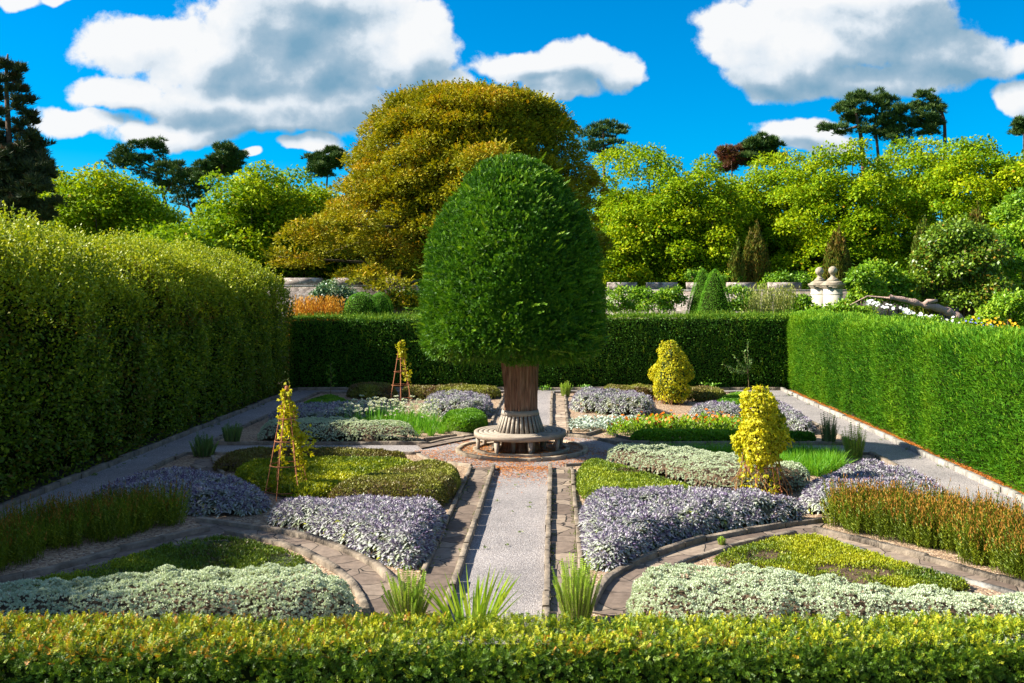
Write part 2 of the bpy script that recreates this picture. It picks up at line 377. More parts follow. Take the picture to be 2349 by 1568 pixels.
RB = 2.28
def quadrant(sx, sy):
    x0 = CX+sx*.93; x1 = -7.84 if sx < 0 else 6.72
    y0 = 21.22 if sy < 0 else 22.66; y1 = 10.3 if sy < 0 else 33.25
    a = [(x0, y1), (x0, CY+sy*math.sqrt(RB**2-(x0-CX)**2))]
    a0 = math.atan2(a[1][1]-CY, x0-CX); xe = CX+sx*math.sqrt(RB**2-(y0-CY)**2); a1 = math.atan2(y0-CY, xe-CX)
    d = (a1-a0+math.pi) % (2*math.pi)-math.pi
    for k in range(1, 8): t = a0+d*k/7; a.append((CX+RB*math.cos(t), CY+RB*math.sin(t)))
    a += [(x1, y0), (x1, y1)]
    return a, a[2:9]
arcs = []
for sx in (-1, 1):
    for sy in (-1, 1):
        poly, arc = quadrant(sx, sy); sheet('mulch_bed', poly, .022, M_mulch); arcs.append([poly[1]]+arc)

def pxl(lst, z=0.03): return [tuple(G(a, b, z)) for a, b in lst]
def strip(name, poly): sheet(name, poly, .034, M_pave)
# flagged strips beside the central path
for x0, x1 in ((-1.60, -1.235), (-.045, .30)):
    strip('stone_path', [(x0, 10.3), (x1, 10.3), (x1, 19.75), (x0, 19.6)])
M_pave2 = pavemat('warm_flags', [(0, (.26, .19, .14)), (.5, (.34, .26, .19)), (1, (.42, .33, .25))], 2.2, jw=.03)
for x0, x1 in ((-.045, .30), (-1.60, -1.235)):
    sheet('stone_path', [(x0, 24.1), (x1, 24.3), (x1, 33.2), (x0, 33.2)], .034, M_pave2)

UL = [(452, 1197.6), (525, 1206.7), (600, 1217), (667, 1228.6), (730, 1244), (776.6, 1261.4), (820, 1280), (856, 1298), (896, 1336), (925, 1374), (937, 1405)]
LL = [(521, 1225), (580, 1237), (634, 1248.7), (680, 1263), (714.6, 1279.7), (770, 1310), (812, 1346), (838, 1392), (842, 1425)]
UB = [(477.6, 1219.5), (400, 1237), (330, 1254), (255, 1272), (190, 1293), (127.6, 1312.5), (60, 1326), (-40, 1347)]
LB = [(474, 1236), (400, 1257), (313.6, 1283), (230, 1303), (146, 1320), (60, 1342), (-40, 1366)]
strip('stone_path', pxl([UL[0]]+UL[1:]+LL[::-1]+LB+UB[::-1]))
UR = [(1350.6, 1405), (1375, 1355), (1401, 1326), (1467, 1293.5), (1520, 1273), (1567, 1257), (1631.6, 1239), (1712, 1225), (1770, 1215), (1832, 1206), (1892, 1199)]
LR = [(1440, 1420), (1470, 1345), (1540, 1305), (1615.5, 1277.4), (1665, 1261), (1720, 1245), (1770, 1235), (1824, 1225)]
RU = [(1866, 1219), (1950, 1240), (2032.6, 1261.4), (2130, 1289), (2233, 1317.5), (2349, 1349.6), (2420, 1370)]
RL = [(1890, 1240), (1968, 1261), (2028.6, 1285.5), (2100, 1305), (2169, 1321.6), (2257, 1345.6), (2360, 1375)]
strip('stone_path', pxl(UR+[(1880, 1212)]+RU+RL[::-1]+LR[::-1]))
strip('stone_path', pxl([(447, 1056), (488, 1053), (492, 1066), (509, 1090), (490, 1099), (462, 1085), (443, 1070)]))
strip('stone_path', pxl([(955, 1020), (1045, 1006), (1085, 998), (1095, 1003), (1030, 1016), (965, 1029)]))

def kerb(name, pts, w=.075, h=.10, mat=None, z0=-.02, L=.62, sm=2, jit=.008, seed=1):
    r = np.random.default_rng(seed+int(abs(pts[0][0])*97)); q = smooth(pts, sm, False) if sm else np.asarray(pts, float)
    d = np.concatenate([[0], np.cumsum(np.linalg.norm(np.diff(q, axis=0), axis=1))]); tot = d[-1]
    at = lambda s: np.array([np.interp(s, d, q[:, 0]), np.interp(s, d, q[:, 1])])
    V = []; FA = []; s = 0
    while s < tot-.05:
        e = min(tot, s+L*r.uniform(.7, 1.3));
        if tot-e < .2: e = tot
        hh = h+r.uniform(-1, 1)*jit*1.5; off = r.uniform(-1, 1)*jit; ww = w*r.uniform(.92, 1.08)
        st = np.linspace(s+.006, e-.006, max(2, int((e-s)/.25)+1)); b = len(V); c = .007
        for t in st:
            p = at(t); tg = unit(at(min(tot, t+.05))-at(max(0, t-.05))); nn = np.array([-tg[1], tg[0]])
            for (o_, z) in ((-ww/2, z0), (-ww/2, hh-c), (-ww/2+c, hh), (ww/2-c, hh), (ww/2, hh-c), (ww/2, z0)):
                dz = r.uniform(-1, 1)*.004 if z > 0 else 0
                V.append((*(p+nn*(o_+off)), z+dz))
        k = len(st)
        for i in range(k-1):
            for j in range(5): FA.append((b+i*6+j, b+i*6+j+1, b+(i+1)*6+j+1, b+(i+1)*6+j))
        for bb in (b, b+(k-1)*6): FA += [(bb, bb+1, bb+4, bb+5), (bb+1, bb+2, bb+3, bb+4)]
        s = e
    o = mesh_obj(name, np.array(V), np.array(FA), mat or M_kerb); o['kind'] = 'structure'; return o
# centre path, both halves
for x in (-1.205, -.085):
    kerb('kerb', [(x, 10.2), (x-.01, 14), (x+.005, 17), (x, 19.72)], .075, .10)
    kerb('kerb', [(x, 24.1), (x, 28), (x, 33.2)], .075, .10)
for x in (-1.64, .34):
    kerb('kerb', [(x, 12.4), (x, 16), (x, 19.55)], .065, .085)
    kerb('kerb', [(x, 24.3), (x, 28), (x, 33.2)], .065, .085)
for a in arcs: kerb('kerb', a, .085, .07)
for y in (21.24, 22.64):
    kerb('kerb', [(-7.85, y), (-5, y), (-2.85, y)], .08, .08); kerb('kerb', [(1.45, y), (4, y), (6.72, y)], .08, .08)
# outer gravel walk
for x, xo, m in ((-7.86, -8.93, M_kerb), (6.74, 7.86, M_kerbw)):
    kerb('kerb', [(x, 10.3), (x, 15), (x, 21.2)], .08, .09); kerb('kerb', [(x, 22.66), (x, 28), (x, 33.25)], .08, .09)
    kerb('kerb', [(xo, 6), (xo, 20), (xo, 34.4)], .10, .10, m)
kerb('kerb', [(-8.9, 34.45), (0, 34.45), (7.85, 34.45)], .09, .10)
kerb('kerb', [(-7.85, 33.28), (-1.25, 33.28)], .08, .09, sm=0); kerb('kerb', [(-.02, 33.28), (6.72, 33.28)], .08, .09, sm=0)
kerb('kerb', pxl(UL, .02), .10, .10); kerb('kerb', pxl(LL, .02), .09, .085); kerb('kerb', pxl(UB, .02), .09, .10); kerb('kerb', pxl(LB, .02), .08, .07)
kerb('kerb', pxl(UR, .02), .10, .10); kerb('kerb', pxl(LR, .02), .08, .07); kerb('kerb', pxl(RU, .02), .10, .10); kerb('kerb', pxl(RL, .02), .09, .06, M_kerbw)
kerb('kerb', pxl([(488, 1053), (492, 1066), (500, 1080), (512, 1091)], .02), .07, .09)
kerb('kerb', pxl([(440, 1072), (463, 1086)], .02), .07, .08, sm=0)
kerb('kerb', pxl([(974, 1013), (1046, 1003)], .02), .08, .09, sm=0); kerb('kerb', pxl([(1000, 985), (1040, 996), (1084, 1002)], .02), .07, .08, sm=0)
kerb('kerb', pxl([(1300, 1000), (1345, 1002), (1378, 992)], .02), .07, .09, sm=0); kerb('kerb', pxl([(1395, 998), (1440, 1010), (1500, 1014), (1700, 1012)], .02), .07, .08)
kerb('kerb', pxl([(1385, 1078), (1450, 1092), (1540, 1118), (1600, 1136)], .02), .07, .09)
kerb('kerb', pxl([(700, 1146), (775, 1128), (840, 1100)], .02), .07, .08, sm=0)
# stone ring round the bench
ringpts = [(CX+1.40*math.cos(t), CY+1.40*math.sin(t)) for t in np.linspace(0, 2*math.pi, 60)]
M_ring = plain('ring_stone', (.22, .16, .11), (.44, .36, .26), 4, .85, .5)
kerb('kerb', ringpts, .11, .07, M_ring, sm=0, L=.5)
ring2 = [(CX+1.02*math.cos(t), CY+1.02*math.sin(t)) for t in np.linspace(0, 2*math.pi, 50)]
kerb('kerb', ring2, .10, .08, M_ring, sm=0, L=.45)
sheet('stone_path', [(CX+1.36*math.cos(t), CY+1.36*math.sin(t)) for t in np.linspace(0, 2*math.pi, 48, endpoint=False)], .03, pavemat('ring_flags', [(0, (.20, .15, .11)), (.5, (.27, .21, .15)), (1, (.34, .27, .2))], 3, jw=.02))

# fallen yew needles: orange litter round the bench and along the foot of the clipped hedge
M_litter = leafmat('needle_litter', [(0, (.20, .05, .012)), (.5, (.42, .13, .02)), (1, (.55, .25, .06))], 0, .8, .1)
def litter(pts, z):
    n = len(pts); a = rng.uniform(0, 2*np.pi, n); d = np.stack([np.cos(a), np.sin(a), rng.normal(0, .12, n)], 1)
    P = np.concatenate([pts, np.full((n, 1), z)+rng.uniform(0, .012, (n, 1))], 1)
    return leaf(P, d, np.tile([0, 0, 1.0], (n, 1))+rng.normal(0, .25, (n, 3)), rng.uniform(.03, .075, n), rng.uniform(.010, .020, n))
n = 19000; a = rng.uniform(0, 2*np.pi, n); rr = 2.35*np.sqrt(rng.uniform(.02, 1, n)); p = np.stack([CX+rr*np.cos(a), CY+rr*np.sin(a)], 1)
msk = vnoise(np.c_[p, np.zeros(n)], 2.2, 5)+.35*(p[:, 1] < CY)-.20*np.abs(rr-.9) > rng.uniform(.2, .85, n)
p = p[msk]; rr = rr[msk]
n2 = 1300; q = np.stack([rng.uniform(-1.15, -.1, n2), 19.9-np.abs(rng.normal(0, .75, n2))], 1)
o = quads_obj('fallen_needles', np.concatenate([litter(p[rr < 1.35], .036), litter(p[rr >= 1.35], .004), litter(q, .004)]), rng.uniform(0, 1, len(p)+n2), M_litter); o['kind'] = 'stuff'
n3 = 26000; q = np.stack([8.28-np.abs(rng.normal(0, .16, n3)), rng.uniform(10, 34.3, n3)], 1); q = q[q[:, 0] > 7.93]
o = quads_obj('fallen_needles', litter(q, -.008), rng.uniform(0, 1, len(q)), M_litter); o['kind'] = 'stuff'
# small weeds in the paving joints and on the gravel
M_weed = leafmat('weed_green', [(0, (.06, .11, .015)), (1, (.20, .26, .03))], .25)
n = 340; q = np.concatenate([np.stack([rng.choice([-1.59, -1.25, -.03, .29], n)+rng.normal(0, .012, n), rng.uniform(10.5, 19.5, n)], 1), np.stack([rng.uniform(-1.1, -.2, 12), rng.uniform(11, 19, 12)], 1), np.stack([rng.uniform(-8.7, 7.6, 40), rng.uniform(33.4, 34.3, 40)], 1), np.stack([rng.choice([6.85, 7.7, -8.75, -7.95], 120)+rng.normal(0, .05, 120), rng.uniform(14, 33, 120)], 1)])
q = np.repeat(q, 9, 0); q = q+rng.normal(0, .018, q.shape)
o = quads_obj('paving_weeds', leaf(np.c_[q, np.full(len(q), .02)], rdir(len(q))*[1, 1, .3]+[0, 0, .6], rdir(len(q)), rng.uniform(.02, .05, len(q)), .016), rng.uniform(0, 1, len(q)), M_weed); o['kind'] = 'stuff'

# ---------------------------------------------------------------- yew tree
M_bark = plain('yew_bark', (.07, .03, .017), (.27, .14, .085), 6, .9, 1.0, stretch=(4, 4, .3), bscale=12, c3=(.50, .31, .20))
M_yew = leafmat('yew_needles', [(0, (.025, .085, .005)), (.5, (.065, .185, .007)), (.85, (.14, .29, .009)), (1, (.24, .37, .015))], .24, .5, .25)
M_darkcore = plain('dark_core', (.008, .014, .004), (.018, .022, .007), 9, 1.0, .3, spec=0)  # near-black colour that stands for the shade inside hedges and crowns
TX, TY = -.90, 21.7
yew = thing('yew_tree', 'tall clipped dark green yew tree with a bell shaped crown growing through the round bench', 'tree', (TX, TY, 0))
yprof = np.array([(0, 6.40), (.35, 6.36), (.65, 6.24), (.95, 6.02), (1.27, 5.62), (1.55, 5.16), (1.82, 4.44), (1.95, 3.6), (2.0, 2.85), (1.96, 2.4), (1.80, 2.18), (1.5, 2.06), (1.2, 2.08), (.8, 2.2), (.3, 2.35), (0, 2.35)])
def profile_points(prof, n, c, jr=.05, lump=.0, lf=1.5, seed=0):
    prof = np.asarray(prof); seg = np.diff(prof, axis=0); ln = np.linalg.norm(seg, axis=1); ar = ln*(prof[:-1, 0]+prof[1:, 0])/2
    i = rng.choice(len(seg), n, p=ar/ar.sum()); t = rng.uniform(0, 1, n); r = prof[i, 0]+seg[i, 0]*t; z = prof[i, 1]+seg[i, 1]*t
    a = rng.uniform(0, 2*np.pi, n); nr = -seg[i, 1]/ln[i]; nz = seg[i, 0]/ln[i]
    N = np.stack([np.cos(a)*nr, np.sin(a)*nr, nz], 1); P = np.stack([r*np.cos(a), r*np.sin(a), z], 1)
    off = -np.abs(rng.normal(0, jr, n))
    if lump: off = off+lump*(fbm(P, lf, seed)-.5)*2
    return P+N*off[:, None]+np.asarray(c), N
n = 52000
P, N = profile_points(yprof, n, (TX, TY, 0), .05, .10, 1.6, 3)
P = P-N*(.20*np.clip(.62-fbm(P*[1, 1, 1.5], 4.2, 44, 2), 0, .4)/.4)[:, None]
rad = N*[1, 1, .25]; up = np.array([0, 0, 1.0])
low = np.clip((2.9-P[:, 2])/1.0, 0, 1)[:, None]
d = rad*.75+up*(.55-1.15*low)+rng.normal(0, .42, (n, 3))
S = sprays(P, d, N+rng.normal(0, .3, (n, 3)), rng.uniform(.07, .15, n), 5, .042, .014, .15)
vv = np.clip(.42+.55*(vnoise(P, 1.2, 9)-.5)+rng.normal(0, .16, n), 0, .93)
bag = Bag(); bag.add(S.reshape(-1, 4, 3), np.repeat(vv, S.shape[1]))
n2 = 420; P2, N2 = profile_points(yprof[:12], n2, (TX, TY, 0), .03, .08, 1.6, 3)      # long light shoots of the season
d2 = N2*[1, 1, .3]+up*rng.uniform(.4, .9, (n2, 1))+np.array([.35, 0, 0])+rng.normal(0, .2, (n2, 3))
S2 = sprays(P2, d2, N2+up*.3, rng.uniform(.2, .42, n2), 8, .055, .02, .25)
bag.add(S2.reshape(-1, 4, 3), np.repeat(rng.uniform(.75, 1, n2), S2.shape[1]))
n3 = 34000; P3, N3 = profile_points(yprof, n3, (TX, TY, 0), .04, 0); P3 = P3-N3*.30; d3 = rdir(n3); bag.add(leaf(P3, d3, N3+rdir(n3)*.4, .15, .08), np.clip(rng.normal(.3, .12, n3), 0, .8))
n4 = 7000; P4, N4 = profile_points(yprof[:13], n4, (TX, TY, 0), .02, .10, 1.6, 3); d4 = N4*[1, 1, .4]*.7+up*(.6-1.0*np.clip((2.9-P4[:, 2])/1.0, 0, 1)[:, None])+rng.normal(0, .35, (n4, 3))
S4 = sprays(P4, d4, N4+rng.normal(0, .3, (n4, 3)), rng.uniform(.05, .12, n4), 4, .04, .014, .15); bag.add(S4.reshape(-1, 4, 3), np.repeat(rng.uniform(.6, .95, n4), S4.shape[1]))
bag.obj('crown', M_yew, yew)
V, FA = lathe([(max(0, r-.42) if 0 < i < 15 else 0, z-.38 if i < 9 else z+.3) for i, (r, z) in enumerate(yprof)], 40, (TX, TY, 0)); mesh_obj('branches', V, FA, M_darkcore, yew)  # solid core, painted as dark as the crown's inner shade
def flute(a, z): return .97+.17*np.abs(np.cos(a*4.5+z*.35+.4*np.sin(z*2)))-.085+.09*np.abs(np.cos(a*10.5-z*.5+1))+.03*np.cos(a*25+2*z)+.05*np.cos(a*3+.8)
tx = -.77
V, FA = lathe([(.40, 0), (.36, .12), (.335, .5), (.318, .9), (.318, 1.2), (.335, 1.5), (.35, 1.75), (.375, 2.05), (.45, 2.4), (.3, 2.6)], 160, (tx, CY-.02, 0), flute)
V[:, 0] += .02*np.sin(V[:, 2]*1.5); mesh_obj('trunk', V, FA, M_bark, yew, smooth=True)

# ---------------------------------------------------------------- round tree bench
M_oak = plain('weathered_oak', (.20, .165, .13), (.36, .31, .255), 3, .7, .35, stretch=(1, 1, 6), bscale=26, c3=(.28, .235, .19))
M_oakd = plain('weathered_oak_rim', (.27, .215, .165), (.42, .35, .28), 5, .7, .3, stretch=(2, 2, 10), bscale=30)
BX, BY = -.755, 21.87
bench = thing('tree_bench', 'round weathered wooden tree bench with slatted conical backrest around the yew trunk', 'bench', (BX, BY, 0))
def ring_prism(r0, r1, z0, z1, ns=72, gap=None):
    return lathe([(r0, z0), (r1, z0), (r1+.0, z1-.006), (r1-.006, z1), (r0+.006, z1), (r0, z1-.006), (r0, z0)], ns, (BX, BY, 0))
VS = []; FS = []; b = 0
for r0, r1 in ((.475, .575), (.592, .69), (.707, .80), (.817, .905)):
    V, FA = ring_prism(r0, r1, .405, .44); VS.append(V); FS.append(FA+b); b += len(V)
mesh_obj('seat', np.concatenate(VS), np.concatenate(FS), M_oak, bench)
V, FA = ring_prism(.920, 1.01, .335, .442); mesh_obj('apron', V, FA, M_oakd, bench)
for r, k, w, off in ((.94, 8, .036, .12), (.56, 8, .034, .5)):
    for i in range(k):
        a = 2*math.pi*(i+off)/k-math.pi/2+.17; ca, sa = math.cos(a), math.sin(a); q = []
        for (z, s, rr) in ((.0, .75, r-.01), (.404 if r < .9 else .334, 1.15, r+.0)):
            for (u, vv_) in ((-1, -1), (1, -1), (1, 1), (-1, 1)): q.append((BX+ca*(rr+u*w*s)-sa*vv_*w*s*1.1, BY+sa*(rr+u*w*s)+ca*vv_*w*s*1.1, z))
        V, FA = boxes([q]); mesh_obj('leg', V, FA, M_oakd, bench)
for i in range(8):      # rails from the inner to the outer legs
    pass
q = []
for i in range(30):
    a = 2*math.pi*i/30; ca, sa = math.cos(a), math.sin(a); c = []
    for (z, rr, w) in ((.43, .535, .036), (.80, .405, .028)):
        for (u, v_) in ((-1, -1), (1, -1), (1, 1), (-1, 1)): c.append((BX+ca*(rr+u*.011)-sa*v_*w, BY+sa*(rr+u*.011)+ca*v_*w, z))
    q.append(c)
V, FA = boxes(q); back = mesh_obj('backrest', V, FA, M_oak, bench)
V, FA = lathe([(.375, .80), (.425, .80), (.40, .905), (.355, .905), (.375, .80)], 60, (BX, BY, 0)); mesh_obj('top_rail', V, FA, M_oak, back)

# ---------------------------------------------------------------- planting masses
def mass(name, label, poly, h, edge, n, mat_core, lump=.12, lf=2.2, seed=0, cell=.10, cat='plant bed', kind=None, core=.82, core_name='stems', group=None, sm=2):
    """footprint -> surface points, normals and a mound of stems under the leaves"""
    poly = smooth(poly, sm); lo = poly.min(0); hi = poly.max(0)
    hf = (lambda p: h) if np.isscalar(h) else h
    def H(p):
        e = np.clip(edged(p, poly)/edge, 0, 1); ins = inpoly(p, poly)
        p3 = np.c_[p, np.zeros(len(p))]
        return np.where(ins, hf(p)*np.sqrt(1-(1-e)**2)*(1-lump+2*lump*fbm(p3, lf, seed)), 0)
    c = poly.mean(0); root = thing(name, label, cat, (c[0], c[1], .02), group, kind)
    cand = rng.uniform(lo, hi, (int(n*4.5)+200, 2)); cand = cand[inpoly(cand, poly)]
    e = 1e-2; z = H(cand); gx = (H(cand+[e, 0])-z)/e; gy = (H(cand+[0, e])-z)/e
    w = np.minimum(np.sqrt(1+gx*gx+gy*gy), 6); i = rng.choice(len(cand), n, p=w/w.sum())
    P = np.c_[cand[i]+rng.normal(0, .006, (n, 2)), z[i]+.02]; N = unit(np.stack([-gx[i], -gy[i], np.ones(n)], 1))
    # core
    nx = max(3, int((hi[0]-lo[0])/cell)); ny = max(3, int((hi[1]-lo[1])/cell)); X, Y = np.meshgrid(np.linspace(lo[0], hi[0], nx), np.linspace(lo[1], hi[1], ny), indexing='ij')
    g = np.stack([X.ravel(), Y.ravel()], 1); zz = H(g)*core-.01; V = np.c_[g, np.maximum(zz, 0)+.02]
    ins = inpoly(g, poly).reshape(nx, ny); FA = []
    idx = np.arange(nx*ny).reshape(nx, ny)
    k = ins[:-1, :-1] & ins[1:, :-1] & ins[1:, 1:] & ins[:-1, 1:]
    FA = np.stack([idx[:-1, :-1][k], idx[1:, :-1][k], idx[1:, 1:][k], idx[:-1, 1:][k]], 1)
    if len(FA): mesh_obj(core_name, V, FA, mat_core, root)
    return root, P, N
M_corebrown = plain('woody_stems', (.05, .03, .018), (.13, .085, .05), 20, .95, .6)
M_coregreen = plain('leafy_shade', (.03, .045, .012), (.07, .09, .025), 20, .95, .6)
M_coresage = plain('sage_stems', (.05, .055, .035), (.12, .12, .075), 22, .95, .6)

M_sage = leafmat('purple_sage', [(0, (.36, .36, .04)), (.12, (.17, .21, .07)), (.4, (.29, .34, .21)), (.62, (.42, .44, .40)), (.85, (.41, .375, .43)), (1, (.14, .10, .19))], .12, .65, .2, (1, 1, .8))
def sage(label, poly, n, h=.42, seed=0, edge=.35, group='purple sage beds'):
    root, P, N = mass('sage_bed', label, poly, h*.86, edge, n, M_coresage, .32, 2.4, seed, cat='sage bed', group=group)
    bag = Bag(); K = 11; ax = unit(N*.8+up*.6+rng.normal(0, .22, (n, 3)))
    t1 = unit(np.cross(ax, rdir(n))); t2 = np.cross(ax, t1); size = rng.uniform(.75, 1.25, n); tone = rng.normal(0, .08, n)
    for k in range(K):
        f = k/(K-1); an = k*2.4+rng.uniform(0, .6, n); sp = .25+1.15*f      # inner leaves upright and purple, outer spreading and green
        out = np.cos(an)[:, None]*t1+np.sin(an)[:, None]*t2
        d = unit(ax*math.cos(sp)+out*math.sin(sp)); L = (.065+.065*f)*size; Wd = (.018+.017*f)*size
        b = P-ax*(.055*f)[..., None] if not np.isscalar(f) else P-ax*(.055*f)
        q1 = leaf(b, d, ax, L*.62, Wd, .75); mid = b+d*(L*.45)[:, None]
        d2 = unit(d+np.array([0, 0, -.55-.3*f])); q2 = leaf(mid, d2, ax+out, L*.62, Wd, .35)
        v = np.clip((.98-.55*f+tone+rng.normal(0, .06, n)), 0.14, 1)
        yl = rng.uniform(0, 1, n) < (.07 if f > .8 else 0); v = np.where(yl, rng.uniform(0, .08, n), v)
        bag.add(q1, v); bag.add(q2, v)
    bag.obj('foliage', M_sage, root); return root
sage('purple sage bed with rounded tip, left of the central gravel path in front', [(-1.68, 12.65), (-1.66, 14), (-1.62, 15.4), (-2.3, 15.55), (-3.1, 15.5), (-3.9, 15.55), (-4.35, 15.35), (-4.25, 14.9), (-3.42, 14.3), (-2.5, 13.15), (-2.0, 12.65)], 1500, seed=1)
sage('bluish sage bed in the shade of the tall left hedge, beside the left gravel walk', [(-5.0, 15.4), (-4.62, 15.7), (-4.6, 16.2), (-5.2, 16.9), (-6, 17.7), (-6.8, 18.4), (-7.35, 17.6), (-7.65, 16.5), (-7.4, 15.9), (-6.6, 15.95), (-5.7, 15.6)], 1250, .38, 2)
sage('large purple sage bed right of the central gravel path in the foreground', [(.42, 12.7), (.75, 12.5), (1.1, 12.95), (1.3, 13.5), (2, 14.2), (3.0, 14.7), (3.8, 15.05), (3.9, 15.4), (3.1, 15.75), (2.2, 16.15), (1.5, 16.2), (.75, 16.1), (.42, 15.7), (.40, 14)], 1700, .42, 3)
sage('purple sage bed behind the brown flower spikes, beside the right gravel walk', [(3.98, 15.6), (4.0, 16.4), (4.6, 17.3), (5.3, 18.2), (5.8, 18.7), (6.4, 18), (6.5, 16.6), (6.3, 15.7), (5, 15.5), (4.2, 15.2)], 1100, .42, 4)
sage('purple sage mounds left of the yew trunk behind the feathery green herbs', [(-3.6, 27.0), (-2.4, 26.7), (-1.75, 26.9), (-1.72, 28.6), (-2.3, 29.6), (-3.8, 29.2)], 620, .55, 5)
sage('purple sage mounds at the back, right of the yew trunk and behind the silver rosettes', [(.45, 28.3), (1.6, 27.5), (2.6, 27.2), (2.95, 28), (2.5, 29.5), (1.5, 30), (.5, 30.2)], 640, .55, 6)
sage('small sage patch behind the orange marigolds, between the two hop covered obelisks', [(3.6, 26.4), (5.1, 26.0), (5.3, 27), (4.4, 27.8), (3.7, 27.4)], 380, .45, 7)
sage('narrow sage bed along the right gravel walk behind the near hop covered obelisk', [(5.5, 24.2), (6.4, 23.8), (6.55, 27), (6.4, 29.5), (5.9, 29.2), (5.5, 26)], 520, .42, 8)
sage('shaded blue sage bed behind the white flowering chives on the left', [(-7.5, 25.4), (-5.9, 25.0), (-4.9, 25.6), (-4.7, 27.2), (-6.4, 27.7), (-7.4, 27)], 620, .45, 9)

M_sant = leafmat('silver_santolina', [(0, (.32, .37, .22)), (.4, (.50, .57, .40)), (.75, (.60, .67, .50)), (1, (.68, .73, .58))], .15, .75, .15)
def santolina(label, poly, n, h=.5, seed=0, edge=.3, lump=.16):
    root, P, N = mass('santolina_bed', label, poly, h, edge, n, M_corebrown, lump, 3.0, seed, cell=.07, cat='santolina bed', core=.80, group='silver santolina beds')
    gap = (fbm(P, 3.2, seed+5) < .40) & (P[:, 2] < h*.45) & (rng.uniform(0, 1, n) < .8); P = P[~gap]; N = N[~gap]; n = len(P)
    P = P+N*(.16*(fbm(P, 7, seed)-.5))[:, None]
    bag = Bag(); K = 7; ax = unit(N*.7+up*.7+rng.normal(0, .35, (n, 3))); t1 = unit(np.cross(ax, rdir(n))); t2 = np.cross(ax, t1)
    tone = np.clip(.55+.8*(fbm(P, 5, seed+2)-.5)+rng.normal(0, .14, n), 0, 1)
    for k in range(K):
        an = k*2.4+rng.uniform(0, .8, n); sp = .15+.95*k/(K-1); out = np.cos(an)[:, None]*t1+np.sin(an)[:, None]*t2
        d = ax*math.cos(sp)+out*math.sin(sp); bag.add(leaf(P-ax*.012, d, N*.9+up*.4+rng.normal(0, .5, (n, 3)), rng.uniform(.020, .034, n), .011, .6), tone)
    bag.obj('foliage', M_sant, root); return root
santolina('silver grey santolina hedge in the left foreground right behind the low clipped hedge', [(-7.6, 9.3), (-5.6, 9.5), (-3.5, 9.75), (-2.15, 9.9), (-2.0, 10.5), (-2.35, 10.98), (-2.8, 11.05), (-3.6, 10.95), (-4.8, 10.7), (-5.8, 10.25), (-7.6, 9.9)], 19000, .58, 1, .36, .22)
santolina('broad silver grey santolina mass in the right foreground, tapering to the right', [(.72, 10.0), (.78, 10.9), (1.2, 11.15), (2.2, 10.95), (3.3, 10.35), (4.7, 10.05), (6.5, 9.9), (6.5, 9.0), (3, 9.2), (1.2, 9.5)], 21000, .58, 2, .36)
santolina('silver santolina mound behind the right purple sage, beside the near right obelisk', [(1.0, 19.6), (1.05, 20.15), (1.6, 20.3), (2.6, 19.9), (3.55, 19.2), (4.55, 18.3), (4.65, 17.6), (3.7, 16.95), (2.8, 17.0), (2.0, 18.1), (1.4, 19.2)], 9000, .42, 3)
santolina('blue grey santolina hedge behind the left cross path, by the white flowering chives', [(-6.9, 22.85), (-4, 22.8), (-3.3, 22.85), (-3.1, 23.1), (-3.6, 23.7), (-5, 24.2), (-6.3, 24.4), (-7.0, 23.8)], 7500, .42, 4, .4)

M_thy = leafmat('thyme_green', [(0, (.12, .075, .035)), (.25, (.08, .14, .012)), (.65, (.19, .27, .015)), (1, (.32, .37, .02))], .2)
M_olive = leafmat('thyme_olive', [(0, (.17, .09, .045)), (.35, (.17, .155, .03)), (.7, (.24, .255, .03)), (1, (.33, .34, .045))], .15)
M_bright = leafmat('oregano_yellow', [(0, (.07, .13, .010)), (.4, (.21, .265, .010)), (.75, (.36, .385, .010)), (1, (.48, .46, .02))], .25)
M_fresh = leafmat('fresh_green', [(0, (.04, .14, .008)), (.5, (.11, .28, .010)), (1, (.24, .42, .02))], .3)
M_brownish = leafmat('heather_brown', [(0, (.12, .06, .025)), (.5, (.17, .145, .025)), (1, (.23, .25, .03))], .12)
def carpet(name, label, poly, n, h, mat, cat, seed=0, edge=.2, size=(.02, .04), lump=.3, upright=.5, wid=.5, patch=1.6, bare=0.0, core=M_coregreen, kind=None, lf=3.0, sprig=3):
    root, P, N = mass(name, label, poly, h, edge, n, core, lump, lf, seed, cat=cat, core=.75)
    P = P+N*(.02*(fbm(P, 8, seed+1)-.5))[:, None]
    if bare: kk = (fbm(P, 1.7, seed+8) > bare) | (rng.uniform(0, 1, len(P)) < .12); P = P[kk]; N = N[kk]
    n = len(P); bag = Bag(); tone = np.clip(.5+1.5*(fbm(P, patch, seed+3)-.5), 0, 1)
    for k in range(sprig):
        d = unit(rdir(n)+up*upright*2+N*.4); L = rng.uniform(*size, n); bag.add(leaf(P+rng.normal(0, .012, (n, 3)), d, rdir(n)+N, L, L*wid), np.clip(tone+rng.normal(0, .16, n), 0, 1))
    bag.obj('foliage', mat, root); return root
def pz(lst): return [tuple(G(a, b, c)) for a, b, c in lst]
carpet('thyme_carpet', 'low creeping thyme mat in half shade behind the left foreground santolina', pz([(40, 1350, .06), (150, 1322, .06), (250, 1296, .06), (400, 1252, .06), (490, 1236, .06), (550, 1243, .06), (640, 1262, .06), (705, 1287, .06), (690, 1310, .06), (500, 1330, .06), (300, 1345, .06), (100, 1365, .06)]), 11000, .09, M_thy, 'thyme bed', 11, .1, (.02, .04), bare=.40)
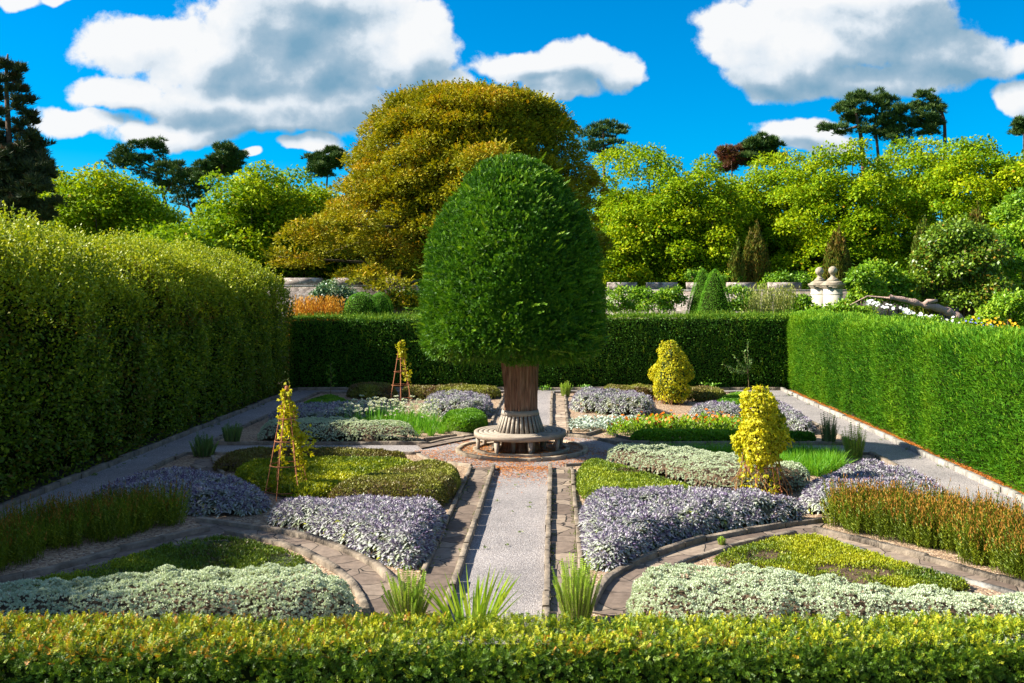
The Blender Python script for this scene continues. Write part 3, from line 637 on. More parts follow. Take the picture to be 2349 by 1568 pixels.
carpet('thyme_carpet', 'flat yellow green thyme mat behind the right foreground santolina', pz([(1620, 1285, .08), (1720, 1250, .08), (1840, 1229, .08), (1890, 1236, .08), (1990, 1268, .08), (2090, 1304, .08), (2200, 1330, .08), (2230, 1345, .08), (2150, 1368, .08), (1900, 1335, .08), (1700, 1300, .08)]), 11000, .10, M_bright, 'thyme bed', 12, .1, (.02, .04), bare=.36, core=M_corebrown)
carpet('thyme_mound', 'mounded olive green thyme beside the left kerb of the central path', [(-1.72, 16.25), (-1.68, 18.6), (-2.6, 18.7), (-3.2, 17.5), (-3.75, 16.5), (-3.6, 15.95), (-2, 15.9)], 12000, .34, M_olive, 'thyme mound', 13, .25, (.025, .05), lump=.12, core=M_corebrown)
carpet('oregano_bed', 'bright yellow green oregano carpet left of the round bench', [(-4.2, 16.45), (-3.75, 16.55), (-3.25, 17.7), (-2.75, 18.8), (-2.6, 19.3), (-3.6, 19.75), (-5, 19.7), (-6.0, 19.2), (-5.9, 18.3), (-5.2, 17.5)], 13000, .22, M_bright, 'oregano bed', 14, .2, (.035, .065), lump=.25, wid=.65)
carpet('thyme_carpet', 'dark brownish thyme strip along the front edge of the left cross path', [(-6.7, 20.6), (-6.7, 19.2), (-6.0, 19.1), (-5.2, 19.8), (-3.2, 19.9), (-2.9, 20.4), (-4, 21.0), (-6, 21.0)], 8000, .2, M_brownish, 'thyme bed', 15, .2, (.03, .05), lump=.3, core=M_corebrown)
carpet('thyme_mound', 'small bright thyme patch between the right path kerb and the purple sage', [(.42, 16.0), (.42, 19.3), (.9, 19.6), (1.3, 18.8), (2.0, 17.6), (2.6, 16.5), (1.8, 16.2)], 9000, .22, M_thy, 'thyme mound', 16, .2, (.025, .05), lump=.2)
carpet('thyme_strip', 'olive thyme strip at the back left in front of the dark hedge', [(-4.6, 31.2), (-1.75, 31.2), (-1.75, 32.9), (-5.2, 33.0)], 6000, .3, M_olive, 'thyme bed', 17, .25, (.04, .07), core=M_corebrown)
carpet('thyme_strip', 'shaded grey green thyme strip near the small staked sapling', [(-6.6, 31.6), (-4.9, 31.2), (-5.3, 33.0), (-6.8, 33.0)], 3500, .35, M_olive, 'thyme bed', 18, .25, (.04, .07))
carpet('thyme_strip', 'olive thyme strip at the back right of the trunk, before the dark hedge', [(1.5, 31.4), (3.2, 31.0), (3.4, 32.6), (1.6, 33.0)], 4500, .32, M_olive, 'thyme bed', 19, .25, (.04, .07), core=M_corebrown)
carpet('thyme_strip', 'brown thyme patch right of the back hop covered obelisk', [(4.0, 30.8), (5.2, 30.6), (5.6, 32.4), (4.2, 32.8)], 4000, .28, M_brownish, 'thyme bed', 20, .25, (.04, .07), core=M_corebrown)
carpet('herb_lawn', 'triangular bright green herb lawn at the back right corner by the gravel walk', [(4.6, 28.6), (6.3, 29.8), (6.4, 31.2), (5.8, 32.2), (4.9, 30.2)], 6000, .16, M_fresh, 'herb patch', 21, .2, (.04, .07))
carpet('herb_lawn', 'triangular bright green herb lawn at the back left behind the shaded blue sage', [(-7.3, 28.0), (-5.4, 28.2), (-6.0, 29.6), (-7.0, 31.4), (-7.5, 30)], 6000, .16, M_fresh, 'herb patch', 22, .2, (.04, .07))
carpet('dill_bed', 'feathery green herb bed just left of the round bench back', [(-2.9, 24.3), (-1.75, 24.0), (-1.72, 26.2), (-2.7, 26.4)], 8000, .36, M_fresh, 'herb bed', 23, .25, (.03, .07), lump=.25, wid=.3)
carpet('parsley_strip', 'low shaded green parsley strip along the kerb in front of the marigolds', [(1.7, 22.8), (5.9, 22.75), (6.1, 23.2), (3.6, 23.45), (1.9, 23.4)], 6500, .2, M_fresh, 'herb bed', 24, .18, (.04, .07), lump=.3, wid=.7)
# ---------------------------------------------------------------- brown flower spikes
M_spikeleaf = leafmat('spike_leaf', [(0, (.09, .13, .01)), (.5, (.18, .26, .012)), (1, (.34, .35, .02))], .3)
M_spike = leafmat('spike_brown', [(0, (.16, .06, .015)), (.5, (.33, .145, .025)), (1, (.46, .27, .05))], .1, .8, .1)
def spikes(label, poly, nclump, per, h, seed, frac=.72):
    root = thing('flower_spikes', label, 'spiked herb bed', (*np.mean(poly, 0), .02), 'brown spiked herb beds')
    poly = smooth(poly, 1); lo, hi = poly.min(0), poly.max(0); c = rng.uniform(lo, hi, (nclump*6, 2)); c = c[inpoly(c, poly)][:nclump]
    ctr = np.repeat(c, per, 0); n = len(ctr); off = rng.normal(0, .10, (n, 2)); base = np.c_[ctr+off*.6, np.full(n, .02)]
    lean = np.c_[off*1.3+rng.normal(0, .07, (n, 2)), np.ones(n)]; hh = h*rng.uniform(.65, 1.12, n)*(.8+.4*np.repeat(rng.uniform(0, 1, len(c)), per)); d = unit(lean)
    bag = Bag(); sp = Bag(); tone = np.clip(np.repeat(rng.uniform(.2, .8, len(c)), per)+rng.normal(0, .12, n), 0, 1)
    for a in (0, 1.57):
        sd = np.tile([math.cos(a), math.sin(a), 0], (n, 1)); bag.add(np.stack([base-sd*.003, base+sd*.003, base+d*hh[:, None]+sd*.002, base+d*hh[:, None]-sd*.002], 1), tone*.5)
    for k in range(15):
        t = .10+.72*k/14; P = base+d*(hh*t)[:, None]; an = rng.uniform(0, 6.28, n); ld_ = np.stack([np.cos(an), np.sin(an), rng.uniform(.5, 1.3, n)], 1)
        bag.add(leaf(P, ld_, np.stack([-np.sin(an), np.cos(an), np.full(n, .6)], 1), rng.uniform(.035, .06, n), .012), np.clip(tone-.25*(k < 4)*0+rng.normal(0, .15, n), 0, 1))
    m = rng.uniform(0, 1, n) < frac; b2 = base[m]; d2 = d[m]; h2 = hh[m]; nn = len(b2)
    for k in range(7):
        P = b2+d2*(h2*(.72+.30*k/6))[:, None]; an = rng.uniform(0, 6.28, nn); q = np.stack([np.cos(an)*.35, np.sin(an)*.35, np.ones(nn)], 1)
        sp.add(leaf(P, q, np.stack([-np.sin(an), np.cos(an), np.zeros(nn)], 1), .045, .018-.001*k), np.clip(rng.uniform(.1, .9, nn), 0, 1))
    bag.obj('foliage', M_spikeleaf, root); sp.obj('seed_heads', M_spike, root)
spikes('shaded green herb bed with brown flower spikes in front of the bluish sage', [(-5.55, 15.25), (-6.05, 14.3), (-6.65, 13.5), (-6.95, 12.6), (-7.3, 11.6), (-7.7, 11.5), (-7.75, 13.1), (-7.5, 14.1), (-6.9, 14.9), (-6.2, 15.5)], 130, 24, .52, 1, .22)
spikes('sunlit herb bed thick with rusty brown flower spikes beside the right gravel walk', [(4.1, 14.95), (4.6, 14.2), (5.2, 13.35), (5.7, 12.2), (6.1, 11), (6.6, 11), (6.65, 12.6), (6.4, 14.1), (5.8, 15.2), (5.0, 15.5), (4.2, 15.3)], 210, 26, .54, 2, .5)

# ---------------------------------------------------------------- single herbs
M_rose = leafmat('rosemary_needles', [(0, (.05, .11, .03)), (.5, (.11, .21, .045)), (1, (.21, .32, .06))], .15)
M_rosesunlit = leafmat('rosemary_sunlit', [(0, (.13, .25, .02)), (.5, (.26, .41, .03)), (1, (.38, .50, .05))], .2)  # paler copy of the rosemary colour, sunlight put into the tone
M_stem = plain('herb_stem', (.10, .07, .035), (.20, .15, .07), 20, .9, .2)
def rosemary(label, x, y, w, h, n=70, mat=None, lean=1.0, thin=1.0, seedK=16):
    root = thing('rosemary_bush', label, 'rosemary', (x, y, .0), 'upright rosemary bushes')
    r = w*.5*np.sqrt(rng.uniform(0, 1, n)); a = rng.uniform(0, 6.28, n); o2 = np.stack([r*np.cos(a), r*np.sin(a)], 1)
    base = np.c_[o2*.45+[x, y], np.full(n, .02)]; hh = h*rng.uniform(.6, 1.05, n)*(1-.35*(r/(w*.5))**2); d = unit(np.c_[o2*.9*lean/h*.6+rng.normal(0, .06, (n, 2)), np.ones(n)])
    S = sprays(base, d, rdir(n), hh, seedK, .055*thin, .012*(.45+.55*thin), 0, .8); tone = np.clip(.5+rng.normal(0, .25, n), 0, 1)
    S2 = sprays(base+rng.normal(0, .004, base.shape), d, rdir(n), hh, seedK, .05*thin, .012*(.45+.55*thin), 0, .8)
    S = S[:, :-1]; S2 = S2[:, :-1]; bag = Bag(); bag.add(S.reshape(-1, 4, 3), np.repeat(tone, S.shape[1])); bag.add(S2.reshape(-1, 4, 3), np.repeat(tone, S2.shape[1])); bag.obj('foliage', mat or M_rose, root)
    V, FA = tubes([(np.stack([b, b+dd*q*.8]), [.006, .002]) for b, dd, q in zip(base, d, hh)], 4); mesh_obj('stems', V, FA, M_stem, root); return root
rosemary('rounded rosemary bush in shade at the left walk, the nearer of the pair', -7.40, 21.0, .74, .52, 90)
rosemary('rounded rosemary bush in shade at the left walk, the farther of the pair', -7.36, 22.75, .66, .52, 80)
rosemary('tall dark rosemary bush beside the right gravel walk, shaded by the yew', 6.25, 22.75, .62, .78, 60)
rosemary('pale sunlit rosemary bush beside the right gravel walk, next to the dark one', 6.28, 20.85, .70, .78, 70, M_rosesunlit)
rosemary('small upright bright green bush at the far end of the central path', .36, 32.3, .45, .56, 60, M_rosesunlit)
rosemary('airy green rosemary in the foreground at the left corner of the central path', -1.57, 10.7, .56, .62, 90, M_rosesunlit, 1.9, .7, 26)
rosemary('airy green rosemary in the foreground at the right corner of the central path', .24, 10.65, .56, .80, 95, M_rosesunlit, 1.7, .7, 30)

M_iris = leafmat('sword_leaf', [(0, (.17, .32, .015)), (.5, (.30, .46, .02)), (1, (.46, .56, .05))], .35, .4)
root = thing('iris_plant', 'spiky fan of sword shaped green leaves at the near end of the central path', 'plant', (-.86, 10.35, 0))
bag = Bag(); n = 54
for i in range(n):
    a = rng.uniform(-1, 1); b = np.array([-.86+a*.22+rng.normal(0, .03), 10.45+rng.normal(0, .07), 0]); L = rng.uniform(.44, .80)*(1-.12*abs(a)); lean = np.array([a*.55+rng.normal(0, .1), rng.normal(0, .18), 1.0]); w = rng.uniform(.022, .036)
    sd = unit(np.array([1, rng.normal(0, .5), 0])); pp = [b+unit(lean)*L*t+np.array([a*.10, 0, -.03])*t*t for t in (0, .35, .7, 1)]; ww = [w*.8, w, w*.7, .001]
    for k in range(3): bag.add([[pp[k]-sd*ww[k]/2, pp[k]+sd*ww[k]/2, pp[k+1]+sd*ww[k+1]/2, pp[k+1]-sd*ww[k+1]/2]], rng.uniform(0, 1))
bag.obj('leaves', M_iris, root)

# grassy chives
M_chive = leafmat('chive_blade', [(0, (.06, .22, .01)), (.5, (.13, .36, .015)), (1, (.26, .48, .03))], .35, .45)
M_white = leafmat('white_flower', [(0, (.55, .58, .45)), (1, (.82, .82, .74))], .2, .7, .1)
def blades(c, n, h, spread, w=.006, droop=.25):
    a = rng.uniform(0, 6.28, n); r = rng.uniform(0, 1, n); o2 = np.stack([np.cos(a), np.sin(a), np.zeros(n)], 1); b = np.asarray(c)+o2*(r*spread*.35)[:, None]
    hh = h*rng.uniform(.6, 1.1, n); d = unit(o2*(r*.55)[:, None]+up); sd = unit(np.cross(d, up+rdir(n)*.3)); q = []
    pt = [b+d*(hh*t)[:, None]+o2*(r*droop*hh*t*t)[:, None]-up*(r*droop*.6*hh*t*t)[:, None] for t in (0, .5, 1)]; ww = [w, w, w*.3]
    for k in range(2): q.append(np.stack([pt[k]-sd*ww[k]/2, pt[k]+sd*ww[k]/2, pt[k+1]+sd*ww[k+1]/2, pt[k+1]-sd*ww[k+1]/2], 1))
    return np.concatenate(q), b+d*hh[:, None]
def umbel(c, r, n=26):
    d = rdir(n); d[:, 2] = np.abs(d[:, 2])*.7; return leaf(np.asarray(c)+d*r*.25, d, rdir(n), r, r*.8)
def chive_proto(flowers):
    root = thing('chive_clump', 'x', 'chives', (0, 0, 0)); q, _ = blades((0, 0, 0), 110, .33, .3, .009); bag = Bag(); bag.add(q, rng.uniform(0, 1, len(q)))
    heads = []
    for k in range(flowers):
        a = rng.uniform(0, 6.28); r = rng.uniform(.02, .16); t = np.array([r*math.cos(a), r*math.sin(a), rng.uniform(.42, .60)]); b = t*[.3, .3, 0]
        bag.add([[b-[.004, 0, 0], b+[.004, 0, 0], t+[.003, 0, 0], t-[.003, 0, 0]]], .4); heads.append(umbel(t, rng.uniform(.028, .042)))
    bag.obj('leaves', M_chive, root)
    for u in heads: quads_obj('flower_head', u, rng.uniform(0, 1, len(u)), M_white, root)
    return root
pr = [chive_proto(6), chive_proto(7), chive_proto(5)]
spots = []
for i in range(300):
    p = np.array([rng.uniform(-5.4, -2.7), rng.uniform(24.3, 27.6)])
    if inpoly(p[None], [(-5.3, 24.6), (-3.2, 24.2), (-2.75, 25.2), (-3.6, 26.6), (-5.2, 27.4), (-5.6, 26)])[0] and all(np.hypot(*(p-q)) > .27 for q in spots): spots.append(p)
for i, p in enumerate(spots):
    o = pr[i] if i < 3 else dup(pr[i % 3], (0, 0, 0)); o.location = (p[0], p[1], .02); o.rotation_euler[2] = rng.uniform(0, 6.28); s = rng.uniform(.85, 1.15); o.scale = (s, s, s)
    o['label'] = 'clump of garlic chives with round white flower heads, left of the round bench'; o['group'] = 'white flowering chive clumps'
pr2 = [chive_proto(0), chive_proto(0)]
sp2 = [G(956, 1004), G(988, 1003), G(1012, 998), G(930, 996), G(905, 988), G(965, 990), G(880, 984)]
for i, p in enumerate(sp2):
    o = pr2[i] if i < 2 else dup(pr2[i % 2], (0, 0, 0)); o.location = (p[0], p[1]+.05, .02); s = rng.uniform(.75, .95); o.scale = (s, s, s)
    o['label'] = 'small flowerless tuft of green chives on tan chippings, in front of the white flowering ones'; o['group'] = 'young chive tufts'
# long soft chive grass, right
poly = [(3.3, 20.4), (3.9, 19.3), (4.9, 18.75), (5.6, 19.2), (5.9, 20.6), (4.5, 21.0), (2, 21.0), (1.9, 20.6)]
root = thing('chive_bed', 'soft bright green grassy chive bed in front of the right cross path', 'chive bed', (4.4, 20, .02)); bag = Bag(); c = rng.uniform((1.9, 18.6), (6, 21), (900, 2)); c = c[inpoly(c, poly)]
for p in c:
    q, _ = blades((*p, .02), 26, .36, .22, .009, .45); bag.add(q, rng.uniform(0, 1, len(q)))
bag.obj('leaves', M_chive, root)

# marigolds
M_mleaf = leafmat('marigold_leaf', [(0, (.10, .24, .01)), (.5, (.23, .40, .012)), (1, (.40, .52, .02))], .35)
M_orange = leafmat('orange_petal', [(0, (.62, .12, .008)), (1, (.75, .26, .012))], .25)
def marigold_proto(nf):
    root = thing('marigold_plant', 'x', 'marigold', (0, 0, 0)); n = 95; P = rng.normal(0, .085, (n, 3)); P[:, 2] = rng.uniform(.02, .26, n)*np.clip(1.25-np.hypot(P[:, 0], P[:, 1])*3, .3, 1)
    d = unit(np.c_[P[:, :2]*4+rng.normal(0, .4, (n, 2)), rng.uniform(.2, 1.2, n)]); L = rng.uniform(.06, .11, n); bag = Bag(); bag.add(leaf(P, d, rdir(n)+up, L, L*.32), rng.uniform(0, 1, n)); bag.obj('foliage', M_mleaf, root)
    for k in range(nf):
        c = np.array([rng.normal(0, .09), rng.normal(0, .09), rng.uniform(.27, .36)]); a = np.linspace(0, 6.28, 12, endpoint=False); tilt = rng.normal(0, .3, 3); ax = unit(np.array([-.3, -.5, 1.0])+tilt); t1 = unit(np.cross(ax, [1, 0, 0])); t2 = np.cross(ax, t1)
        dd = np.cos(a)[:, None]*t1+np.sin(a)[:, None]*t2+ax*.15; quads_obj('flower_head', leaf(np.tile(c, (12, 1)), dd, np.tile(ax, (12, 1)), .036, .016, .7), rng.uniform(0, 1, 12), M_orange, root)
    return root
mp = [marigold_proto(2), marigold_proto(4), marigold_proto(1), marigold_proto(3)]; sp = []
mpoly = [(1.25, 23.6), (1.9, 23.35), (3.6, 23.4), (5.7, 23.3), (5.3, 24.2), (4.8, 25.4), (3, 25.6), (1.9, 25.3), (1.45, 24.4)]
for i in range(900):
    p = np.array([rng.uniform(1.2, 5.8), rng.uniform(23.3, 25.6)])
    if inpoly(p[None], mpoly)[0] and all(np.hypot(*(p-q)) > .24 for q in sp): sp.append(p)
for i, p in enumerate(sp):
    o = mp[i] if i < 4 else dup(mp[i % 4], (0, 0, 0)); o.location = (p[0], p[1], .02); o.rotation_euler[2] = rng.uniform(0, 6.28); s = rng.uniform(.9, 1.25); o.scale = (s, s, s)
    o['label'] = 'leafy pot marigold with orange flowers in the bed right of the round bench'; o['group'] = 'orange pot marigolds'
# lamb's ear
M_lamb = leafmat('silver_felt_leaf', [(0, (.30, .36, .28)), (.5, (.42, .50, .42)), (1, (.55, .62, .54))], .1, .8, .1)
def lamb_proto():
    root = thing('silver_rosette', 'x', 'silver leaf plant', (0, 0, 0)); n = 46; a = rng.uniform(0, 6.28, n); r = rng.uniform(0, .14, n); P = np.stack([r*np.cos(a), r*np.sin(a), .20*(1-r/.2)*rng.uniform(.3, 1, n)], 1)
    d = np.stack([np.cos(a), np.sin(a), rng.uniform(.1, 1.3, n)], 1); L = rng.uniform(.11, .19, n); b = Bag(); b.add(leaf(P, d, up+rdir(n)*.4, L*.6, L*.36, .8), rng.uniform(0, 1, n)); d2 = unit(d)+[0, 0, -.5]; b.add(leaf(P+unit(d)*(L*.42)[:, None], d2, up+rdir(n)*.4, L*.6, L*.36, .3), rng.uniform(0, 1, n)); b.obj('leaves', M_lamb, root); return root
lp = [lamb_proto(), lamb_proto()]; sp = []
for i in range(600):
    p = np.array([rng.uniform(.45, 2.1), rng.uniform(24.2, 26.2)])
    if inpoly(p[None], [(.45, 24.5), (1.0, 24.3), (1.3, 24.6), (1.9, 25.4), (2.1, 26.1), (.9, 26.2), (.45, 26)])[0] and all(np.hypot(*(p-q)) > .26 for q in sp): sp.append(p)
for i, p in enumerate(sp):
    o = lp[i] if i < 2 else dup(lp[i % 2], (0, 0, 0)); o.location = (p[0], p[1], .02); o.rotation_euler[2] = rng.uniform(0, 6.28)
    o['label'] = 'silver felt leaved rosette plant between marigolds and the central path'; o['group'] = 'silver rosette plants'
# small volunteers
def tuft(name, label, x, y, h, n, mat, cat='small plant', w=.3):
    root = thing(name, label, cat, (x, y, 0)); P = np.c_[rng.normal(0, w*.3, (n, 2))+[x, y], rng.uniform(.01, h, n)]; d = unit(np.c_[rng.normal(0, .6, (n, 2)), rng.uniform(.2, 1.2, n)]); L = rng.uniform(.05, .1, n); b = Bag(); b.add(leaf(P, d, rdir(n)+up, L, L*.5), rng.uniform(0, 1, n)); b.obj('leaves', mat, root)
tuft('leafy_weed', 'little bright weed at the hedge foot left of the far upright bush', -.32, 34.3, .15, 60, M_fresh)
tuft('leafy_weed', 'little bright weed at the hedge foot right of the far upright bush', 1.0, 34.3, .18, 80, M_fresh)
tuft('leafy_weed', 'bright leafy seedling at the hedge foot right of the back obelisk', 5.35, 34.3, .25, 110, M_fresh, w=.5)
p = G(1656, 1255); rosemary('tiny rosemary seedling on the paving by the yellow green thyme mat', p[0], p[1], .16, .14, 40, M_rosesunlit, 1, .5, 6)
p = G(2210, 1322)

# saplings
def sapling(label, x, y, h, n, mat, stake=True, spread=.2, bare=.25, L=(.06, .11)):
    root = thing('sapling', label, 'young tree', (x, y, 0)); lines = [(np.array([[x, y, 0], [x+.02, y, h*.5], [x, y, h]]), [.014, .010, .004])]; P = []; D = []
    for k in range(9):
        z = h*(bare+(.95-bare)*k/8); a = k*2.4; s = spread*(1-.5*k/8); e = np.array([x+s*math.cos(a), y+s*math.sin(a), z+s*.8]); lines.append((np.array([[x, y, z], e]), [.006, .002]))
        m = n//9; t = rng.uniform(.1, 1, m)[:, None]; P.append(np.array([x, y, z])*(1-t)+e*t); D.append(rdir(m)*.7+[math.cos(a)*.5, math.sin(a)*.5, .6])
    V, FA = tubes(lines, 5); mesh_obj('stem', V, FA, M_stem, root); P = np.concatenate(P); D = np.concatenate(D); l_ = rng.uniform(*L, len(P)); b = Bag(); b.add(leaf(P, D, rdir(len(P)), l_, l_*.4), rng.uniform(0, 1, len(P))); b.obj('foliage', mat, root)
sapling('thin staked sapling in the shaded back left corner before the dark hedge', -7.4, 32.9, 1.05, 150, M_fresh, True, .17)
# wispy young tree with long shoots, back right
root = thing('sapling', 'wispy young tree with long leafy shoots behind the near right hop', 'young tree', (6.35, 32.6, 0)); bag = Bag(); lines = []
for (px, py) in ((1715, 785), (1707, 806), (1684, 815), (1658, 836), (1690, 842), (1722, 826), (1672, 850)):
    e = W(px, py, 32.6+rng.normal(0, .15)); b = np.array([6.35, 32.6, .0]); m = np.array([6.33, 32.6, .75]); c = .5*m+.5*e+np.array([0, 0, -.05]); pts = np.array([b, [6.36, 32.6, .45], m, c, e]); lines.append((pts, [.016, .014, .010, .006, .003]))
    k = 46; t = rng.uniform(.15, 1, k)[:, None]; P = (1-t)**2*m+2*t*(1-t)*c+t*t*e; d = unit(e-m); q = rng.uniform(.06, .11, k); bag.add(leaf(P, d*.7+rdir(k)*.7, rdir(k), q, q*.42), rng.uniform(0, 1, k))
V, FA = tubes(lines, 5); mesh_obj('stem', V, FA, M_stem, root); bag.obj('foliage', M_rose, root)

# ---------------------------------------------------------------- obelisks and golden hops
M_rust = plain('rusty_iron', (.12, .035, .015), (.30, .11, .045), 14, .85, .4, c3=(.20, .07, .03))
M_hop = leafmat('golden_hop', [(0, (.13, .22, .01)), (.3, (.36, .38, .012)), (.65, (.55, .52, .012)), (1, (.70, .64, .03))], .35, .5, .25, (1.1, 1.0, .4))
M_vine = plain('hop_vine', (.18, .08, .03), (.35, .18, .07), 20, .9, .2)
OH = 1.82
def obelisk():
    root = thing('plant_obelisk', 'x', 'plant obelisk', (0, 0, 0)); 
    for k in range(6):
        a = k*math.pi/3+.3; V, FA = tubes([(np.array([[.37*math.cos(a), .37*math.sin(a), 0], [.035*math.cos(a), .035*math.sin(a), OH]]), .0085)], 6); mesh_obj('leg', V, FA, M_rust, root)
    for z in (.12, .55, .96, 1.34):
        r = .37+(.035-.37)*z/OH+.008; t = np.linspace(0, 2*math.pi, 33); V, FA = tubes([(np.stack([r*np.cos(t), r*np.sin(t), np.full(33, z)], 1), .0085)], 6); mesh_obj('hoop', V, FA, M_rust, root)
    V, FA = lathe([(.0, OH-.10), (.05, OH-.10), (.045, OH), (.03, OH+.07), (0, OH+.08)], 12, (0, 0, 0)); mesh_obj('finial', V, FA, M_rust, root); return root
obs = [(-4.57, 17.0, 'rusty metal obelisk in the left foreground with a thin golden hop inside'), (-4.73, 30.6, 'rusty metal obelisk at the back left against the dark hedge'), (3.5, 16.9, 'rusty metal obelisk at the near right, nearly hidden by golden hop'), (3.57, 30.4, 'rusty metal obelisk at the back right, covered to its foot in golden hop')]
ob0 = obelisk()
for i, (x, y, lb) in enumerate(obs):
    o = ob0 if i == 0 else dup(ob0, (0, 0, 0)); o.location = (x, y, .02); o.rotation_euler[2] = .4*i; o['label'] = lb; o['group'] = 'rusty plant obelisks'
def hop_leaves(P, N, size, bag, tone=.55):
    n = len(P); d = unit(N*.5+rdir(n)*.8+[0, 0, -.35]); L = rng.uniform(.6, 1.3, n)*size; v = np.clip(tone+rng.normal(0, .22, n), 0, 1)
    nn = unit(N+rdir(n)*.6+up*.4); sd = unit(np.cross(d, nn))
    bag.add(leaf(P, d, nn, L, L*.55, .4), v)
    for s in (-1, 1): bag.add(leaf(P, d*.75+sd*s*.7, nn, L*.8, L*.42, .45), v)
def hop(label, x, y, kind):
    root = thing('golden_hop', label, 'climbing hop', (x, y, .02)); bag = Bag(); lines = []
    if kind == 'thin' or kind == 'high':
        spec = [(0, .0, 1.0, 260)] if kind == 'thin' else [(0, .95, 1.0, 120)]
        ang = [(.2, 0, 1.0), (-.5, 0, .85), (1.0, .0, .7), (2.4, 0, .95)] if kind == 'thin' else [(.1, .75, 1.0), (-.6, .55, .98), (.8, .8, 1.0)]
        for j, (a0, t0, t1) in enumerate(ang):
            t = np.linspace(0, 1, 26); tz = t0*0+t*t1; r = (.37+(.035-.37)*tz)*(.9 if j < 3 else .35); a = a0+tz*1.6*(1 if j % 2 else -1); pts = np.stack([x+r*np.cos(a), y+r*np.sin(a), .02+tz*OH], 1); lines.append((pts, .005))
            m = (150 if kind == 'thin' else 130); s = t0+(t1-t0)*np.sqrt(rng.uniform(0, 1, m)); rr = (.37+(.035-.37)*s)*(.9 if j < 3 else .35); aa = a0+s*1.6*(1 if j % 2 else -1)
            P = np.stack([x+rr*np.cos(aa), y+rr*np.sin(aa), .02+s*OH], 1)+rng.normal(0, .045, (m, 3)); hop_leaves(P, rdir(m), .075, bag, .6)
        if kind == 'thin':
            m = 90; P = np.array([x+.27, y, .95])+rng.normal(0, 1, (m, 3))*[.09, .07, .12]; hop_leaves(P, rdir(m), .075, bag, .6)
            m = 150; P = np.array([x, y, 1.5])+rng.normal(0, 1, (m, 3))*[.035, .035, .2]; hop_leaves(P, rdir(m), .07, bag, .6)
        else:
            m = 70; P = np.array([x+.2, y, .95])+rng.normal(0, 1, (m, 3))*[.07, .07, .14]; hop_leaves(P, rdir(m), .08, bag, .6)
    else:
        prof = np.array([(0, 1.86), (.22, 1.80), (.30, 1.66), (.36, 1.45), (.40, 1.2), (.40, .95), (.34, .72), (.2, .6)]) if kind == 'near' else np.array([(0, 1.9), (.22, 1.84), (.36, 1.68), (.48, 1.4), (.58, 1.1), (.62, .8), (.6, .5), (.48, .22), (.4, .1)])
        n = 3000 if kind == 'near' else 3600; P, N = profile_points(prof, n, (x, y, .02), .08, .26, 2.8, 4)
        vv = .52 if kind == 'near' else .46; hop_leaves(P, N, .062, bag, vv+.9*(vnoise(P, 4, 2)-.5))
        k = 1500; P, N = profile_points(prof, k, (x, y, .02), .03, .26, 2.8, 4)            # pale hop cones
        for a in range(4): bag.add(leaf(P, np.tile([0, 0, -1.0], (k, 1))+rdir(k)*.4, rdir(k), .045, .03), np.clip(.80+rng.normal(0, .14, k), 0, 1))
        V, FA = lathe([(max(0, r-.20), z-.12) for r, z in prof], 24, (x, y, .02)); mesh_obj('hop_core', V, FA, M_coregreen, root)  # solid core in a dark shade colour fills the hop behind its leaves
        m = 260; z = rng.uniform(.02, .75, m); a = rng.uniform(0, 6.28, m); r = .34*rng.uniform(.5, 1.1, m); P = np.stack([x+r*np.cos(a), y+r*np.sin(a), z], 1); hop_leaves(P, rdir(m), .065, bag, .6)
        for j in range(26):
            a = rng.uniform(0, 6.28); a2 = a+rng.normal(0, .6); r = rng.uniform(.25, .45); pts = np.array([[x+r*1.15*math.cos(a2), y+r*1.15*math.sin(a2), .02], [x+r*1.25*math.cos(a2), y+r*1.2*math.sin(a2), .2], [x+.33*math.cos(a), y+.33*math.sin(a), .5], [x+.28*math.cos(a), y+.28*math.sin(a), .95]]); lines.append((smooth(pts, 2, False), .006))
        for j in range(10):
            a = rng.uniform(0, 6.28); r = .45; pts = np.array([[x+.3*math.cos(a), y+.3*math.sin(a), .5], [x+r*math.cos(a+.3), y+r*math.sin(a+.3), .35+rng.uniform(-.1, .1)], [x+r*1.1*math.cos(a+.6), y+r*1.1*math.sin(a+.6), .1], [x+r*1.3*math.cos(a+.7), y+r*1.3*math.sin(a+.7), .03]]); lines.append((smooth(pts, 2, False), .005))
    V, FA = tubes(lines, 5); mesh_obj('vine', V, FA, M_vine, root); bag.obj('foliage', M_hop, root)
hop('thin yellow hop winding up the left foreground obelisk', obs[0][0], obs[0][1], 'thin')
hop('yellow hop clinging to the top half of the back left obelisk', obs[1][0], obs[1][1], 'high')
hop('bushy yellow golden hop on the near right obelisk, bare twining stems below', obs[2][0], obs[2][1], 'near')
hop('dome of yellow golden hop covering the back right obelisk', obs[3][0], obs[3][1], 'full')
